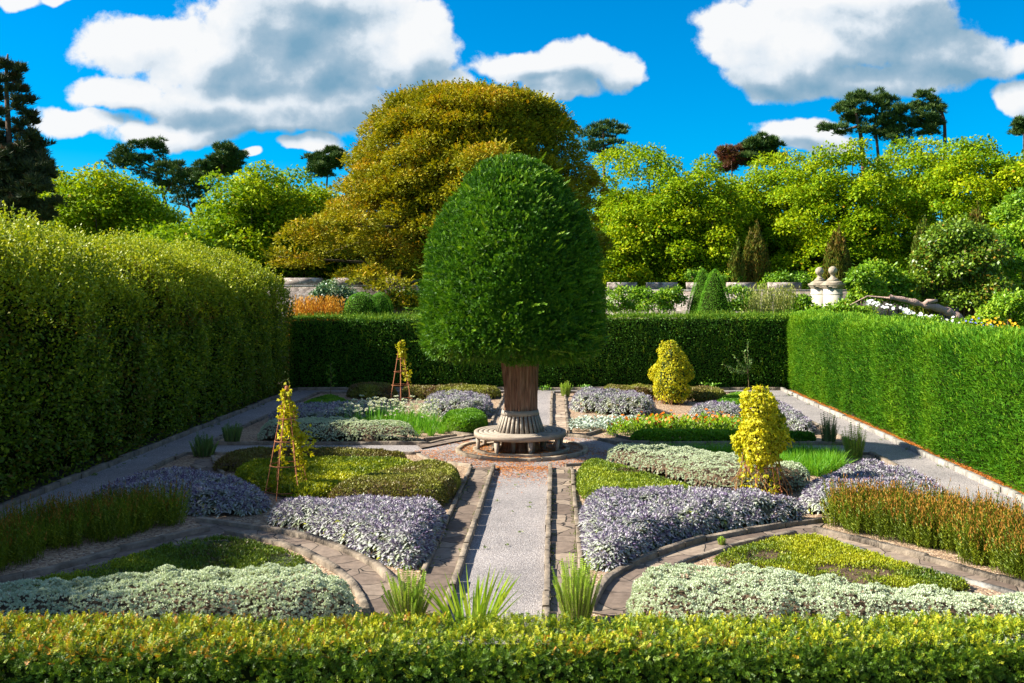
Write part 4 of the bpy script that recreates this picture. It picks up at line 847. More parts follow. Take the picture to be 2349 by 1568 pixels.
# ---------------------------------------------------------------- hedges
def extr_points(prof, s0, s1, axis, n, lump, lf, jr, seed, hz=None, zmin=0, only=None):
    """surface points of a profile (offset, z) swept along axis ('x' or 'y')"""
    prof = np.asarray(prof, float); seg = np.diff(prof, axis=0); ln = np.linalg.norm(seg, axis=1)
    w = ln.copy()
    if only is not None: w = w*np.asarray(only)
    i = rng.choice(len(seg), n, p=w/w.sum()); t = rng.uniform(0, 1, n); q = prof[i]+seg[i]*t[:, None]; s = rng.uniform(s0, s1, n)
    nm = np.stack([-seg[i, 1], seg[i, 0]], 1)/ln[i][:, None]
    if axis == 'y': P = np.stack([q[:, 0], s, q[:, 1]], 1); N = np.stack([nm[:, 0], np.zeros(n), nm[:, 1]], 1)
    else: P = np.stack([s, q[:, 0], q[:, 1]], 1); N = np.stack([np.zeros(n), nm[:, 0], nm[:, 1]], 1)
    if hz is not None: P[:, 2] *= hz(P)
    off = lump*(fbm(P, lf, seed)-.5)*2-np.abs(rng.normal(0, jr, n))
    return P+N*off[:, None], N
def extr_core(prof, s0, s1, axis, inset, hz=None, steps=30, lump=.0, lf=1, seed=0):
    prof = np.asarray(prof, float); seg = np.diff(prof, axis=0); nm = np.stack([-seg[:, 1], seg[:, 0]], 1); nm = unit(nm)
    vn = unit(np.concatenate([nm[:1], nm[:-1]+nm[1:], nm[-1:]])); q = prof-vn*inset; q[:, 1] = np.maximum(q[:, 1], -.02); s = np.linspace(s0, s1, steps); V = []
    for k in range(steps):
        for a in q: V.append((a[0], s[k], a[1]) if axis == 'y' else (s[k], a[0], a[1]))
    V = np.array(V)
    if hz is not None: V[:, 2] *= hz(V)
    m = len(q); FA = [(k*m+j, k*m+j+1, (k+1)*m+j+1, (k+1)*m+j) for k in range(steps-1) for j in range(m-1)]
    return V, np.array(FA)

# tall beech hedge, left
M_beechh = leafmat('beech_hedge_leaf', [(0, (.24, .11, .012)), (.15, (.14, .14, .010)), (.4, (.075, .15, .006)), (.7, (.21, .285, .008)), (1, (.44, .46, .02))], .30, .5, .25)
lp_ = [(-9.16, -.02), (-9.10, .5), (-9.10, 1.5), (-9.14, 2.7), (-9.26, 3.4), (-9.70, 3.88), (-10.4, 4.25), (-11.1, 4.58), (-11.8, 4.82), (-12.4, 4.7), (-12.8, 3.5), (-12.9, 0)][::-1]
hz_ = lambda P: 1+.04*np.clip((26-P[:, 1])/12, -.6, 1)
root = thing('beech_hedge', 'tall leafy beech hedge along the left walk, sunlit on top and dark below', 'hedge', (-11, 20, 0))
Lp = 150000; wts = [.05, .05, .15, .6, 1.3, 1.3, 1.3, 1.2, 1.1, 1, .8]
P, N = extr_points(lp_, 5, 34.9, 'y', Lp, .42, .95, .17, 4, hz_, only=wts); n = len(P)
P[:, 2] = np.maximum(P[:, 2], .01)
d = unit(rdir(n)*.8+N*.5+up*.15+[.0, -.1, 0]); L = rng.uniform(.055, .105, n); tn = np.clip(.45+.7*(fbm(P, .8, 12)-.5)+rng.normal(0, .17, n)+.42*np.clip((P[:, 2]-2.8)/.8, 0, 1), .05, 1); tn = np.where((P[:, 2] > 2.6) & (rng.uniform(0, 1, n) < np.clip(1.6*(fbm(P*[1, .7, 1], .55, 51)-.52), 0, .5)), rng.uniform(0, .2, n), tn)  # yellow new growth above also paints the sunlit band; face tone darkened as shade
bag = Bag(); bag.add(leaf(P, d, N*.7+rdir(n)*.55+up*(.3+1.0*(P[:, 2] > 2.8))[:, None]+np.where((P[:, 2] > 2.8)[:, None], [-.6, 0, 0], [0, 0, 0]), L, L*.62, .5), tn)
# end facing the far cross walk
n = 9000; P = np.stack([rng.uniform(-12, -9.15, n), 34.95-np.abs(rng.normal(0, .1, n)), rng.uniform(0, 4.3, n)], 1); keep = P[:, 2] < 3.3+1.2*np.clip((-9.2-P[:, 0]), 0, 1); P = P[keep]; n = len(P); L = rng.uniform(.05, .1, n); bag.add(leaf(P, rdir(n)+[0, .5, 0], rdir(n)+[0, 1, 0], L, L*.6), np.clip(rng.normal(.5, .2, n), 0, 1))
# loose shoots standing out of the top
m = 8000; P, N = extr_points(lp_, 5, 34.9, 'y', m, .42, .95, .02, 4, hz_, only=[0, 0, .3, 1, 1.2, 1.3, 1.0, .6, .2, 0, 0]); d = unit(up*1.2+N*.35+rdir(m)*.45); Ls = rng.uniform(.14, .55, m)*(.7+.9*np.clip((24-P[:, 1])/12, 0, 1))
for k in range(7):
    t = (k+.5)/7; L = rng.uniform(.05, .085, m); bag.add(leaf(P+d*(Ls*t)[:, None], d*.5+rdir(m)*.8, rdir(m)*.8+up*.7+[-.5, 0, 0], L, L*.6, .5), np.clip(rng.normal(.80, .16, m), 0, 1))
bag.obj('foliage', M_beechh, root); V, FA = extr_core(lp_, 5, 34.8, 'y', .55, hz_); mesh_obj('branches', V, FA, M_darkcore, root)  # one solid core, coloured like the shade deep in the hedge

# clipped dark hedge across the back
M_backh = leafmat('back_hedge_leaf', [(0, (.02, .07, .006)), (.5, (.05, .15, .008)), (.85, (.12, .23, .012)), (1, (.27, .36, .02))], .2, .6, .15)
bp = [(34.86, -.02), (34.8, .3), (34.82, 1.5), (34.86, 2.36), (34.95, 2.46), (35.3, 2.50), (35.9, 2.5), (36.1, 2.4), (36.1, 0)]
root = thing('yew_hedge', 'dark clipped yew hedge closing the far end of the garden behind the tree', 'hedge', (-.5, 35.5, 0))
def hz2(P): return 1+.035*np.clip((P[:, 0]+9)/17, 0, 1)
n = 74000; P, N = extr_points(bp, -9.4, 8.5, 'x', n, .06, 1.2, .05, 6, hz2, only=[1, 1, 1, 1.2, 1.2, 1.2, .2, 0.05])
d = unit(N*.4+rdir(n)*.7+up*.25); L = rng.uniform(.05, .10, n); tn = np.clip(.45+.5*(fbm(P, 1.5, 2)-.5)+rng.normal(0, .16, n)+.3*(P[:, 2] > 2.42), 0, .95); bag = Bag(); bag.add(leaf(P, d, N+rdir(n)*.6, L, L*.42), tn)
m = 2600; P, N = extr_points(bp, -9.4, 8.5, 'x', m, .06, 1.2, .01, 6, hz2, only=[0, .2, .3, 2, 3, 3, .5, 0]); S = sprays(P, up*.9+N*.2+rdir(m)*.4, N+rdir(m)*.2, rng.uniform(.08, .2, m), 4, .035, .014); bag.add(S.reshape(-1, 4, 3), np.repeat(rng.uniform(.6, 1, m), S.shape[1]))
m = 260; P, N = extr_points(bp, -9.4, 8.5, 'x', m, .06, 1.2, .01, 6, hz2, only=[.5, 1, 1, 0, 0, 0, 0, 0]); S = sprays(P, up*.9+N*.15+rdir(m)*.35, N, rng.uniform(.25, .5, m), 8, .04, .014); bag.add(S.reshape(-1, 4, 3), np.repeat(rng.uniform(.75, 1, m), S.shape[1]))
bag.obj('foliage', M_backh, root); V, FA = extr_core(bp, -9.3, 8.4, 'x', .14, hz2); mesh_obj('branches', V, FA, M_darkcore, root)  # solid inset core; its near-black stands for shade between the leaves

# bright clipped hedge, right
M_righth = leafmat('right_hedge_leaf', [(0, (.03, .12, .006)), (.4, (.07, .22, .008)), (.75, (.15, .31, .010)), (1, (.28, .42, .02))], .24, .6, .2)
rp = [(8.27, -.02), (8.20, .3), (8.14, 1.2), (8.12, 2.2), (8.22, 2.52), (8.5, 2.64), (9.0, 2.66), (9.5, 2.62), (9.72, 2.45), (9.75, 0)]
root = thing('yew_hedge', 'bright green clipped hedge along the right walk, lit by the sun', 'hedge', (9, 20, 0))
n = 120000; P, N = extr_points(rp, 9, 35.6, 'y', n, .16, .55, .06, 8, None, only=[1, 1, 1, 1.2, 1.2, 1.2, 1, .6, .03])
N = N*[1, 1, 1]; d = unit(N*.55+rdir(n)*.55+up*.5+[0, -.2, 0]); bag = Bag(); tn = np.clip(.42+1.1*(fbm(P*[1, 1, .6], .9, 21)-.5)+.5*(fbm(P, 5, 3)-.5)+rng.normal(0, .10, n)+.12*(P[:, 2] > 2.45), 0, .96); L = rng.uniform(.06, .13, n); bag.add(leaf(P, d, N+rdir(n)*.6, L, .022, .4), tn); d2 = unit(d+rdir(n)*.5); bag.add(leaf(P, d2, N+rdir(n)*.6, L*.8, .02, .4), tn)
m = 9000; P, N = extr_points(rp, 9, 35.6, 'y', m, .16, .55, .01, 8, None, only=[.5, 1, 1, 1.5, 3, 3, 2, 1, 0]); S = sprays(P, up*.7+N*.4+rdir(m)*.4, N+rdir(m)*.3, rng.uniform(.08, .2, m), 4, .04, .014, .2); bag.add(S.reshape(-1, 4, 3), np.repeat(np.clip(rng.normal(.7, .15, m), 0, 1), S.shape[1]))
bag.obj('foliage', M_righth, root); V, FA = extr_core(rp, 9, 35.5, 'y', .2, None); mesh_obj('branches', V, FA, M_darkcore, root)  # solid core behind the leaves, inner shade put in its dark colour

# low clipped hedge at the photographer's feet
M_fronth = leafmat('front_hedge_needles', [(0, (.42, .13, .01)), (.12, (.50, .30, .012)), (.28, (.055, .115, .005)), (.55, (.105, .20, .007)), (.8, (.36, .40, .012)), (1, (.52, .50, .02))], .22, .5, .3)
fp = [(6.42, -.02), (6.40, .4), (6.38, .9), (6.38, 1.13), (6.43, 1.24), (6.54, 1.275), (6.95, 1.285), (7.06, 1.26), (7.12, 1.17), (7.14, .4), (7.1, 0)]
root = thing('low_yew_hedge', 'low clipped yew hedge with golden green top across the very front', 'hedge', (-.4, 6.75, 0))
n = 46000; P, N = extr_points(fp, -4.6, 4.9, 'x', n, .05, 3.5, .035, 10, None, only=[.05, .2, .6, 1.1, 1.5, 1.6, 1.4, .8, .1, .05])
kk = (N[:, 1] > -.8) | (fbm(P, 7, 77) > .45); P = np.where(kk[:, None], P, P-N*rng.uniform(.04, .15, (n, 1)))
P = P-N*(np.clip(.52-fbm(P, 13, 78, 2), 0, .3)*.28)[:, None]; d = unit(N*.45+rdir(n)*.8+up*.3)
og = .5*(fbm(P, 1.3, 31)-.5)*2+.12*np.clip(-P[:, 0]/3, -1, 1)
tn = np.clip(.52+rng.normal(0, .2, n), .2, 1); rusty = rng.uniform(0, 1, n) < np.clip(.10+og*.9, .01, .6)*(P[:, 2] > 1.2); tn = np.where(rusty, rng.uniform(.0, .28, n), tn); tn = np.where(~rusty, np.clip(np.where(P[:, 2] > 1.24, tn+.20, tn-.14), .28, 1), tn)  # golden new growth on top; the face's shade is put into darker leaves
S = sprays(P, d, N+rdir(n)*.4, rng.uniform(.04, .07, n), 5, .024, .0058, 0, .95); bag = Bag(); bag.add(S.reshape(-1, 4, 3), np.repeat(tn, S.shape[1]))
bag.obj('foliage', M_fronth, root); V, FA = extr_core(fp, -4.6, 4.9, 'x', .17, None); mesh_obj('branches', V, FA, M_darkcore, root)  # closed core in near-black, painted shade behind the needles

# ---------------------------------------------------------------- stone wall, gate piers
M_rub = pavemat('rubble_stone', [(0, (.20, .16, .14)), (.5, (.34, .28, .25)), (1, (.48, .42, .38))], 4.5, (.22, .19, .165), .05, (1, 1, 1.8))
wall = thing('stone_wall', 'long grey rubble stone wall with raised coping blocks beyond the right of the yew', 'garden wall', (8, 44.3, 0))
V, FA = boxes([((10.5, 44.3, 1.68), (11.5, .26, 1.68), 0)]); mesh_obj('masonry', V, FA, M_rub, wall)
V, FA = boxes([((10.5, 44.3, 3.40), (11.5, .32, .04), 0)]); mesh_obj('coping', V, FA, M_kerbw, wall)
for (a, b) in ((1393, 1460), (1483, 1553), (1575, 1645), (1668, 1733), (1763, 1835), (1293, 1365)):
    x0, x1 = (a-1272)*44.3/F, (b-1272)*44.3/F; V, FA = boxes([(((x0+x1)/2, 44.3, 3.60), ((x1-x0)/2, .27, .158), 0)]); mesh_obj('merlon', V, FA, M_rub, wall)
wall2 = thing('stone_wall', 'grey rubble stone wall behind the ivy, beyond the left hedge', 'garden wall', (-11, 44.3, 0))
V, FA = boxes([((-12.5, 44.3, 1.78), (9.5, .26, 1.78), 0)]); mesh_obj('masonry', V, FA, M_rub, wall2)
V, FA = boxes([((-12.5, 44.3, 3.60), (9.5, .32, .04), 0)]); mesh_obj('coping', V, FA, M_kerbw, wall2)
for (a, b) in ((655, 738), (768, 830), (885, 925)):
    x0, x1 = (a-1272)*44.3/F, (b-1272)*44.3/F; V, FA = boxes([(((x0+x1)/2, 44.3, 3.80), ((x1-x0)/2, .27, .158), 0)]); mesh_obj('merlon', V, FA, M_rub, wall2)
M_ash = plain('pale_ashlar', (.44, .40, .32), (.62, .58, .50), 4, .8, .25)
M_ball = plain('lichened_stone', (.22, .18, .13), (.42, .36, .27), 6, .9, .5)
def pier(px, pxw, D, label):
    x = (px-1272)*D/F; s = D/40.0; root = thing('gate_pier', label, 'gate pier', (x, D, 0), 'stone gate piers'); k = pxw/F*D/2
    V, FA = boxes([((x, D, 1.75), (k, k, 1.75), 0), ((x, D, 3.27), (k+.02, k+.02, .025), 0)]); mesh_obj('shaft', V, FA, M_ash, root)
    cap = []; z = 3.502
    for (o_, h) in ((.03, .06), (.065, .05), (.095, .085)): cap.append(((x, D, z+h/2), (k+o_, k+o_, h/2-.001), 0)); z += h
    def fr(o0, o1, z0, z1): return [(x+sx*(k+o0), D+sy*(k+o0), z0) for sx, sy in ((-1, -1), (1, -1), (1, 1), (-1, 1))]+[(x+sx*(k+o1), D+sy*(k+o1), z1) for sx, sy in ((-1, -1), (1, -1), (1, 1), (-1, 1))]
    cap.append(fr(.06, -.06, z, z+.10)); cap.append(fr(-.08, -.17, z+.101, z+.22)); V, FA = boxes(cap); mesh_obj('cap', V, FA, M_ball, root); z += .22
    V, FA = lathe([(.15, z), (.10, z+.05), (.075, z+.10), (.10, z+.13), (.11, z+.15)], 20, (x, D, 0)); mesh_obj('neck', V, FA, M_ball, root, smooth=True)
    t = np.linspace(-1.2, math.pi/2, 14); V, FA = lathe([(max(.001, .172*math.cos(a)), z+.30+.172*math.sin(a)) for a in t], 28, (x, D, 0)); mesh_obj('ball_finial', V, FA, M_ball, root, smooth=True)
pier(1880, 32, 41.5, 'pale stone gate pier with ball finial, the left and farther of the two')
pier(1910.5, 35, 39.8, 'pale stone gate pier with ball finial, the right and nearer of the two')
M_gilt = plain('gilded_iron', (.35, .20, .03), (.55, .35, .06), 12, .5, .1)
gx = (1896-1272)*41/F; g0 = thing('iron_gate', 'narrow gilded iron gate glimpsed between the two stone piers', 'gate', (gx, 40.7, 0)); ln_ = []
for k in range(5): ln_.append((np.array([[gx-.12+.06*k, 40.5+.1*k, 1.2], [gx-.12+.06*k, 40.5+.1*k, 3.55]]), .014))
for z in (1.3, 2.6, 3.3): ln_.append((np.array([[gx-.13, 40.5, z], [gx+.13, 40.92, z]]), .014))
V, FA = tubes(ln_, 6); mesh_obj('bars', V, FA, M_gilt, g0)

# ---------------------------------------------------------------- topiary, columnar yews
M_topi = leafmat('topiary_leaf', [(0, (.05, .17, .004)), (.5, (.10, .28, .005)), (1, (.18, .38, .01))], .12, .6, .2)
def topiary(label, px, D, wpx, ytop, z0=0, power=2.2):
    x = (px-1272)*D/F; r = wpx/F*D/2; zt = EYE+(655-ytop)*D/F; zr = EYE-(720-655)*D/F     # width is read at the height where the hedge hides it
    root = thing('topiary_cone', label, 'topiary', (x, D, 0), 'clipped topiary cones'); zz = np.linspace(0, 1, 14)
    prof = [(0, zt)]+[(r*((1-(1-t)**power)**.62 if power > 2.3 else (.10*min(1, t*13)+.90*t**.68)), zt-t*(zt-zr)) for t in zz[1:]]+[(r*1.02, zr*.5), (r*.9, 0)]
    n = 26000; P, N = profile_points(prof, n, (x, D, 0), .015, .012, 3, 1); d = unit(N*.6+rdir(n)*.7); b = Bag(); b.add(leaf(P, d, N+rdir(n)*.5, .038, .018), np.clip(rng.normal(.5, .18, n), 0, 1)); b.obj('foliage', M_topi, root)
    V, FA = lathe([(max(0, a-.09), b_-.08) for a, b_ in prof], 32, (x, D, 0)); mesh_obj('branches', V, FA, M_darkcore, root)  # solid core under the foliage, coloured as inner shade
topiary('clipped green topiary cone beyond the back hedge, the front one of the right pair', 1640, 38.5, 84, 617)
topiary('clipped green topiary cone beyond the back hedge, the rear one of the right pair', 1612, 41, 76, 616)
topiary('rounded green topiary cone beside the ivy, the front one of the left pair', 830, 38.5, 80, 670, power=2.6)
topiary('rounded green topiary cone beside the ivy, the rear one of the left pair', 872, 40.5, 58, 670, power=2.6)
M_col = leafmat('columnar_yew', [(0, (.17, .085, .012)), (.3, (.12, .10, .010)), (.6, (.075, .13, .008)), (1, (.17, .24, .012))], .12, .6, .2)
def column(label, px, D, wpx, ytop, brown=.0, plumes=16):
    x = (px-1272)*D/F; r = wpx/F*D/2; zt = EYE+(655-ytop)*D/F; root = thing('columnar_yew', label, 'columnar tree', (x, D, 0), 'columnar yews')
    b = Bag()
    for k in range(plumes):
        a = k*2.4; rr = r*.72*math.sqrt((k+.3)/plumes); c = np.array([x+rr*math.cos(a), D+rr*math.sin(a), 0]); top = zt*(1-.28*(rr/r)**1.5)-rng.uniform(0, .3)*(k > 0); pr_ = r*.42
        prof = np.array([(0, top), (pr_*.25, top-.25), (pr_*.6, top-.8), (pr_*.85, top-1.6), (pr_, top*.45), (pr_, top*.2), (pr_*.6, .1)]); n = 2300; P, N = profile_points(prof, n, c, .05, .05, 2, k)
        d = unit(up*1.1+N*.35+rdir(n)*.35); L = rng.uniform(.10, .2, n); b.add(leaf(P, d, N+rdir(n)*.5, L, .05), np.clip(.62-brown*(.35+.9*vnoise(P, .9, 6))+rng.normal(0, .15, n), 0, 1))
    b.obj('crown', M_col, root); V, FA = tubes([(np.array([[x, D, 0], [x, D, zt*.8]]), [r*.35, r*.1])], 10); mesh_obj('trunk', V, FA, M_darkcore, root)
column('tall brownish columnar yew behind the right pair of topiary cones', 1733, 46.5, 72, 502, .32)
column('shorter green columnar yew leaning on the tall brownish one by the topiary', 1690, 46, 50, 545, .15, 10)
column('brown columnar yew rising right behind the gate pier finials', 1920, 47, 74, 515, .32)
column('slim olive green columnar yew behind the large shrub at right', 2117, 43, 66, 492, .15)
column('dark columnar yew standing above the large shrubs at far right', 2240, 43, 74, 462, .35)

# ---------------------------------------------------------------- trees
M_lime = leafmat('plane_leaf', [(0, (.065, .16, .004)), (.35, (.165, .29, .004)), (.7, (.305, .40, .004)), (.93, (.45, .48, .006)), (1, (.50, .30, .02))], .35, .6, .12)
M_limebark = plain('grey_bark', (.06, .045, .03), (.16, .13, .09), 6, .9, .6)
def clumps_crown(cl, n, size, seed=0, flat=.8, down=.25, shell=.5, tone=.5, tvar=.22, upn=.5):
    """leaves round clump centres (x, y, z, r)"""
    cl = np.asarray(cl, float); w = cl[:, 3]**2; i = rng.choice(len(cl), n, p=w/w.sum()); d = rdir(n); d[:, 2] = np.where(d[:, 2] < -.3, -d[:, 2]*.6, d[:, 2]); rr = cl[i, 3]*(shell+(1-shell)*rng.uniform(0, 1, n)**.6)
    P = cl[i, :3]+d*rr[:, None]*[1, 1, flat]; P = P+rng.normal(0, size*.5, (n, 3))
    dd = unit(d*.5+rdir(n)*.8-up*down); nn = unit(d*.6+up*upn+rdir(n)*.55); L = rng.uniform(.65, 1.25, n)*size
    v = np.clip(tone+(rng.uniform(-1, 1, len(cl))*tvar*.6)[i]+rng.normal(0, tvar*.6, n), 0, 1); v = np.where(rng.uniform(0, 1, n) < .01, 1, np.minimum(v, .93))
    return P, dd, nn, L, v
def crown_spec(rx, ry, z0, z1, k, r0, r1, seed, flat=1.0):
    r = np.random.default_rng(seed); zc = (z0+z1)/2; hz = (z1-z0)/2; out = []
    for j in range(k):
        t = (j+.5)/k; ph = math.acos(1-1.85*t); a = j*2.39996+r.uniform(-.3, .3); f = r.uniform(.72, .98); rad = r.uniform(r0, r1)
        out.append((rx*f*math.sin(ph)*math.cos(a), ry*f*math.sin(ph)*math.sin(a), zc+hz*f*math.cos(ph)-.3*rad, rad))
    for j in range(k//2):
        a = r.uniform(0, 6.28); f = r.uniform(.8, 1.08); out.append((rx*f*math.cos(a), ry*f*math.sin(a), z0+(z1-z0)*r.uniform(.06, .5), r.uniform(r0, r1)*.9))
    for j in range(k//4): out.append((r.uniform(-.4, .4)*rx, r.uniform(-.4, .4)*ry, zc+r.uniform(-.4, .5)*hz, r1*1.3))
    return out
def limbs(cl, h0, root, mat, r=.28, pick=9, lean=0):
    cl = np.asarray(cl); top = cl[:, 2].mean(); lines = [(np.array([[0, 0, 0], [.05, 0, h0], [lean, 0, top*.9]]), [r, r*.75, r*.3])]
    for j in np.linspace(0, len(cl)-1, pick).astype(int):
        c = cl[j, :3]; b = np.array([0.05, 0, h0*(.8+.5*rng.uniform())]); lines.append((smooth(np.array([b, b*.5+c*.5+[0, 0, .4], c]), 1, False), np.linspace(r*.45, .03, 4) if False else .5*r*.35))
    V, FA = tubes([(p, q if np.ndim(q) else np.linspace(q*1.6, q*.4, len(p))) for p, q in lines], 8); mesh_obj('trunk', V, FA, mat, root)
def leafy_tree(name, label, cat, spec, n, size, mat, bark, group=None, h0=3.0, tone=.5, tvar=.3, wid=.75, **kw):
    root = thing(name, label, cat, (0, 0, 0), group); P, dd, nn, L, v = clumps_crown(spec, n, size, tone=tone, tvar=tvar, **kw); b = Bag(); b.add(leaf(P, dd, nn, L, L*wid, .5), v); b.obj('crown', mat, root); limbs(spec, h0, root, bark); return root
trees = [  # px centre, depth, top py, width px, label
 (235, 52, 375, 260, 'yellow green broadleaf tree between the tall dark conifer and the left pines'),
 (140, 57, 395, 190, 'yellow green broadleaf tree filling the dip beside the two at far left'),
 (335, 62, 430, 130, 'small pale green broadleaf tree below the spreading pine'),
 (655, 59, 392, 170, 'yellow green broadleaf tree between two others left of the golden tree'),
 (70, 61, 350, 190, 'yellow green broadleaf tree growing close against the tall dark conifer at far left'),
 (575, 53, 372, 250, 'large yellow green broadleaf tree right of the left pines'),
 (730, 56, 415, 150, 'smaller yellow green broadleaf tree half hidden by the left flank of the golden tree'),
 (420, 46, 515, 190, 'low yellow green tree beneath the left pines, just over the beech hedge'),
 (1470, 65, 325, 260, 'yellow green broadleaf tree at the right flank of the golden tree'),
 (1600, 62, 365, 210, 'yellow green broadleaf tree in the dip left of the reddish tree'),
 (1440, 62, 470, 150, 'low yellow green tree in the gap right behind the clipped yew crown'),
 (1790, 66, 335, 250, 'broad yellow green tree behind the tall brownish columnar yew'),
 (1935, 61, 305, 260, 'tallest yellow green broadleaf tree, behind the gate piers'),
 (2105, 65, 300, 250, 'yellow green broadleaf tree below the leaning right pine'),
 (2230, 60, 290, 230, 'yellow green broadleaf tree behind the dark columnar yew at far right'),
 (2350, 58, 320, 200, 'yellow green broadleaf tree at the right edge of the view'),
 (1700, 68, 395, 170, 'yellow green broadleaf tree below the reddish tree')]
for i, (px, D, py, wpx, lb) in enumerate(trees):
    x = (px-1272)*D/F; zt = EYE+(655-py)*D/F; rx = wpx/F*D/2*1.12; sp_ = crown_spec(rx, max(3.0, rx*.85), .6, zt, int(34+rx*5), .8, 1.35, 10+i)
    o = leafy_tree('broadleaf_tree', lb, 'tree', sp_, int(32000+6600*rx), .185, M_lime, M_limebark, 'yellow green broadleaf trees', 2.6, wid=.8, upn=.8, down=.15, shell=.62); o.location = (x, D, 0)
# great golden tree behind the yew
M_gold = leafmat('bronze_beech_leaf', [(0, (.09, .13, .006)), (.35, (.19, .205, .006)), (.65, (.31, .29, .006)), (.88, (.40, .315, .007)), (1, (.45, .26, .009))], .25, .6, .2)
D0 = 50.0; root = thing('copper_beech', 'huge domed golden bronze beech tree rising behind the clipped yew', 'tree', ((1120-1272)*D0/F, D0+3, 0)); bx, by = (1120-1272)*D0/F, D0+3
# silhouette of the crown as half widths by height (metres), wider to the left near the ground
def bw(px): return (px-1272)*D0/F
rows = [(201, 960, 1165), (212, 905, 1235), (225, 880, 1270), (242, 860, 1288), (260, 845, 1300), (285, 826, 1312), (310, 812, 1322), (340, 802, 1334), (370, 792, 1345), (400, 784, 1354), (430, 776, 1362), (465, 768, 1366), (500, 760, 1368), (530, 745, 1368), (560, 735, 1366), (610, 765, 1362), (660, 800, 1355)]
cl = []; r_ = np.random.default_rng(5)
for (py, a, b) in rows:
    z = EYE+(655-py)*D0/F; x0, x1 = bw(a), bw(b); c = (x0+x1)/2; hw = (x1-x0)/2
    k = int(9+hw*2.2)
    for j in range(k):
        t = -1+2*(j+.5)/k+r_.uniform(-.08, .08); rad = r_.uniform(.55, 1.05); x = c+(hw-rad*.45)*t; dep = math.sqrt(max(0, 1-t*t))*min(hw, 6.5)
        cl.append((x, by-dep*r_.uniform(.80, 1.0), z-rad*.45+r_.uniform(-.6, .6)*(py > 230), rad))
        if r_.uniform() < .35: cl.append((x, by+dep*.8, z-.6, rad))
for (px, py, rp_) in ((640, 590, 30), (665, 555, 34), (690, 530, 36), (720, 560, 44), (660, 610, 38), (745, 520, 40), (700, 610, 40), (760, 590, 50), (820, 520, 55), (880, 580, 60), (930, 620, 50), (850, 640, 45), (905, 660, 45), (960, 640, 40), (945, 700, 34), (790, 480, 40), (775, 505, 40), (800, 440, 40), (765, 535, 40), (735, 545, 34), (820, 650, 26), (860, 668, 30), (795, 640, 24), (900, 690, 28), (940, 690, 26), (1110, 365, 50), (1080, 380, 40), (1140, 350, 30)):
    q = W(px, py, (D0-4.5+r_.uniform(-1, 1)*1.2) if py < 645 else 43.3); cl.append((*q, rp_/F*D0*(.8 if py < 645 else .62)))
cl = np.array(cl); ncl = len(cl)
n = 330000; w = cl[:, 3]**2; i = rng.choice(ncl, n, p=w/w.sum()); d = rdir(n); d[:, 2] = np.where(d[:, 2] < -.2, -d[:, 2]*.5, d[:, 2]); d = unit(d)
P = cl[i, :3]+d*(cl[i, 3]*(.5+.5*rng.uniform(0, 1, n)**.5))[:, None]*[1.2, 1.2, .85]
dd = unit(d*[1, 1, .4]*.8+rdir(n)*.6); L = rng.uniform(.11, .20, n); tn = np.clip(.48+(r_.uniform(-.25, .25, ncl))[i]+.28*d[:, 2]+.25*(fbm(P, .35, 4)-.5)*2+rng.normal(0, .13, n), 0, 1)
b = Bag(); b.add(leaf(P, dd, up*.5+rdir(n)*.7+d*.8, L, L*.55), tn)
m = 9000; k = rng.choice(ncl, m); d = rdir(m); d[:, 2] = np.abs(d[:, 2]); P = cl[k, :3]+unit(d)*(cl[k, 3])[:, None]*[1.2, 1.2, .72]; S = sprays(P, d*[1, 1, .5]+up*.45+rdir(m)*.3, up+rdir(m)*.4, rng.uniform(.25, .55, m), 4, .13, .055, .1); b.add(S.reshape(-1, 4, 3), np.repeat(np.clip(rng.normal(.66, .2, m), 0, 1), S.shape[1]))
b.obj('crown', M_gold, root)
ls = [(np.array([[bx, by, 0], [bx, by, 3], [bx+.3, by, 8.5]]), [.7, .55, .25])]
for j in range(0, ncl, 4):
    c = cl[j, :3]; a = np.array([bx, by, 2+rng.uniform(0, 5)]); ls.append((np.array([a, a*.45+c*.55+[0, 0, .5], c]), [.16, .09, .03]))
V, FA = tubes(ls, 6); mesh_obj('trunk', V, FA, M_limebark, root)
# solid core closes the dome; the crown's inner shade is put in its colour
M_inner = plain('beech_core_shade', (.012, .014, .006), (.035, .028, .012), 5, .9, .3)
c2 = [(bw((a+b_)/2), by+.8, EYE+(655-py)*D0/F, (bw(b_)-bw(a))/2) for (py, a, b_) in rows]
prof = [(0, c2[0][2]-1.2)]+[(max(.2, q[3]-1.7), q[2]-1.1) for q in c2]+[(c2[-1][3]*.7, .5)]
V, FA = lathe(prof, 36, ((bw(800)+bw(1350))/2, by+.6, 0)); V[:, 1] = by+.6+(V[:, 1]-by-.6)*.8; mesh_obj('beech_core', V, FA, M_inner, root)

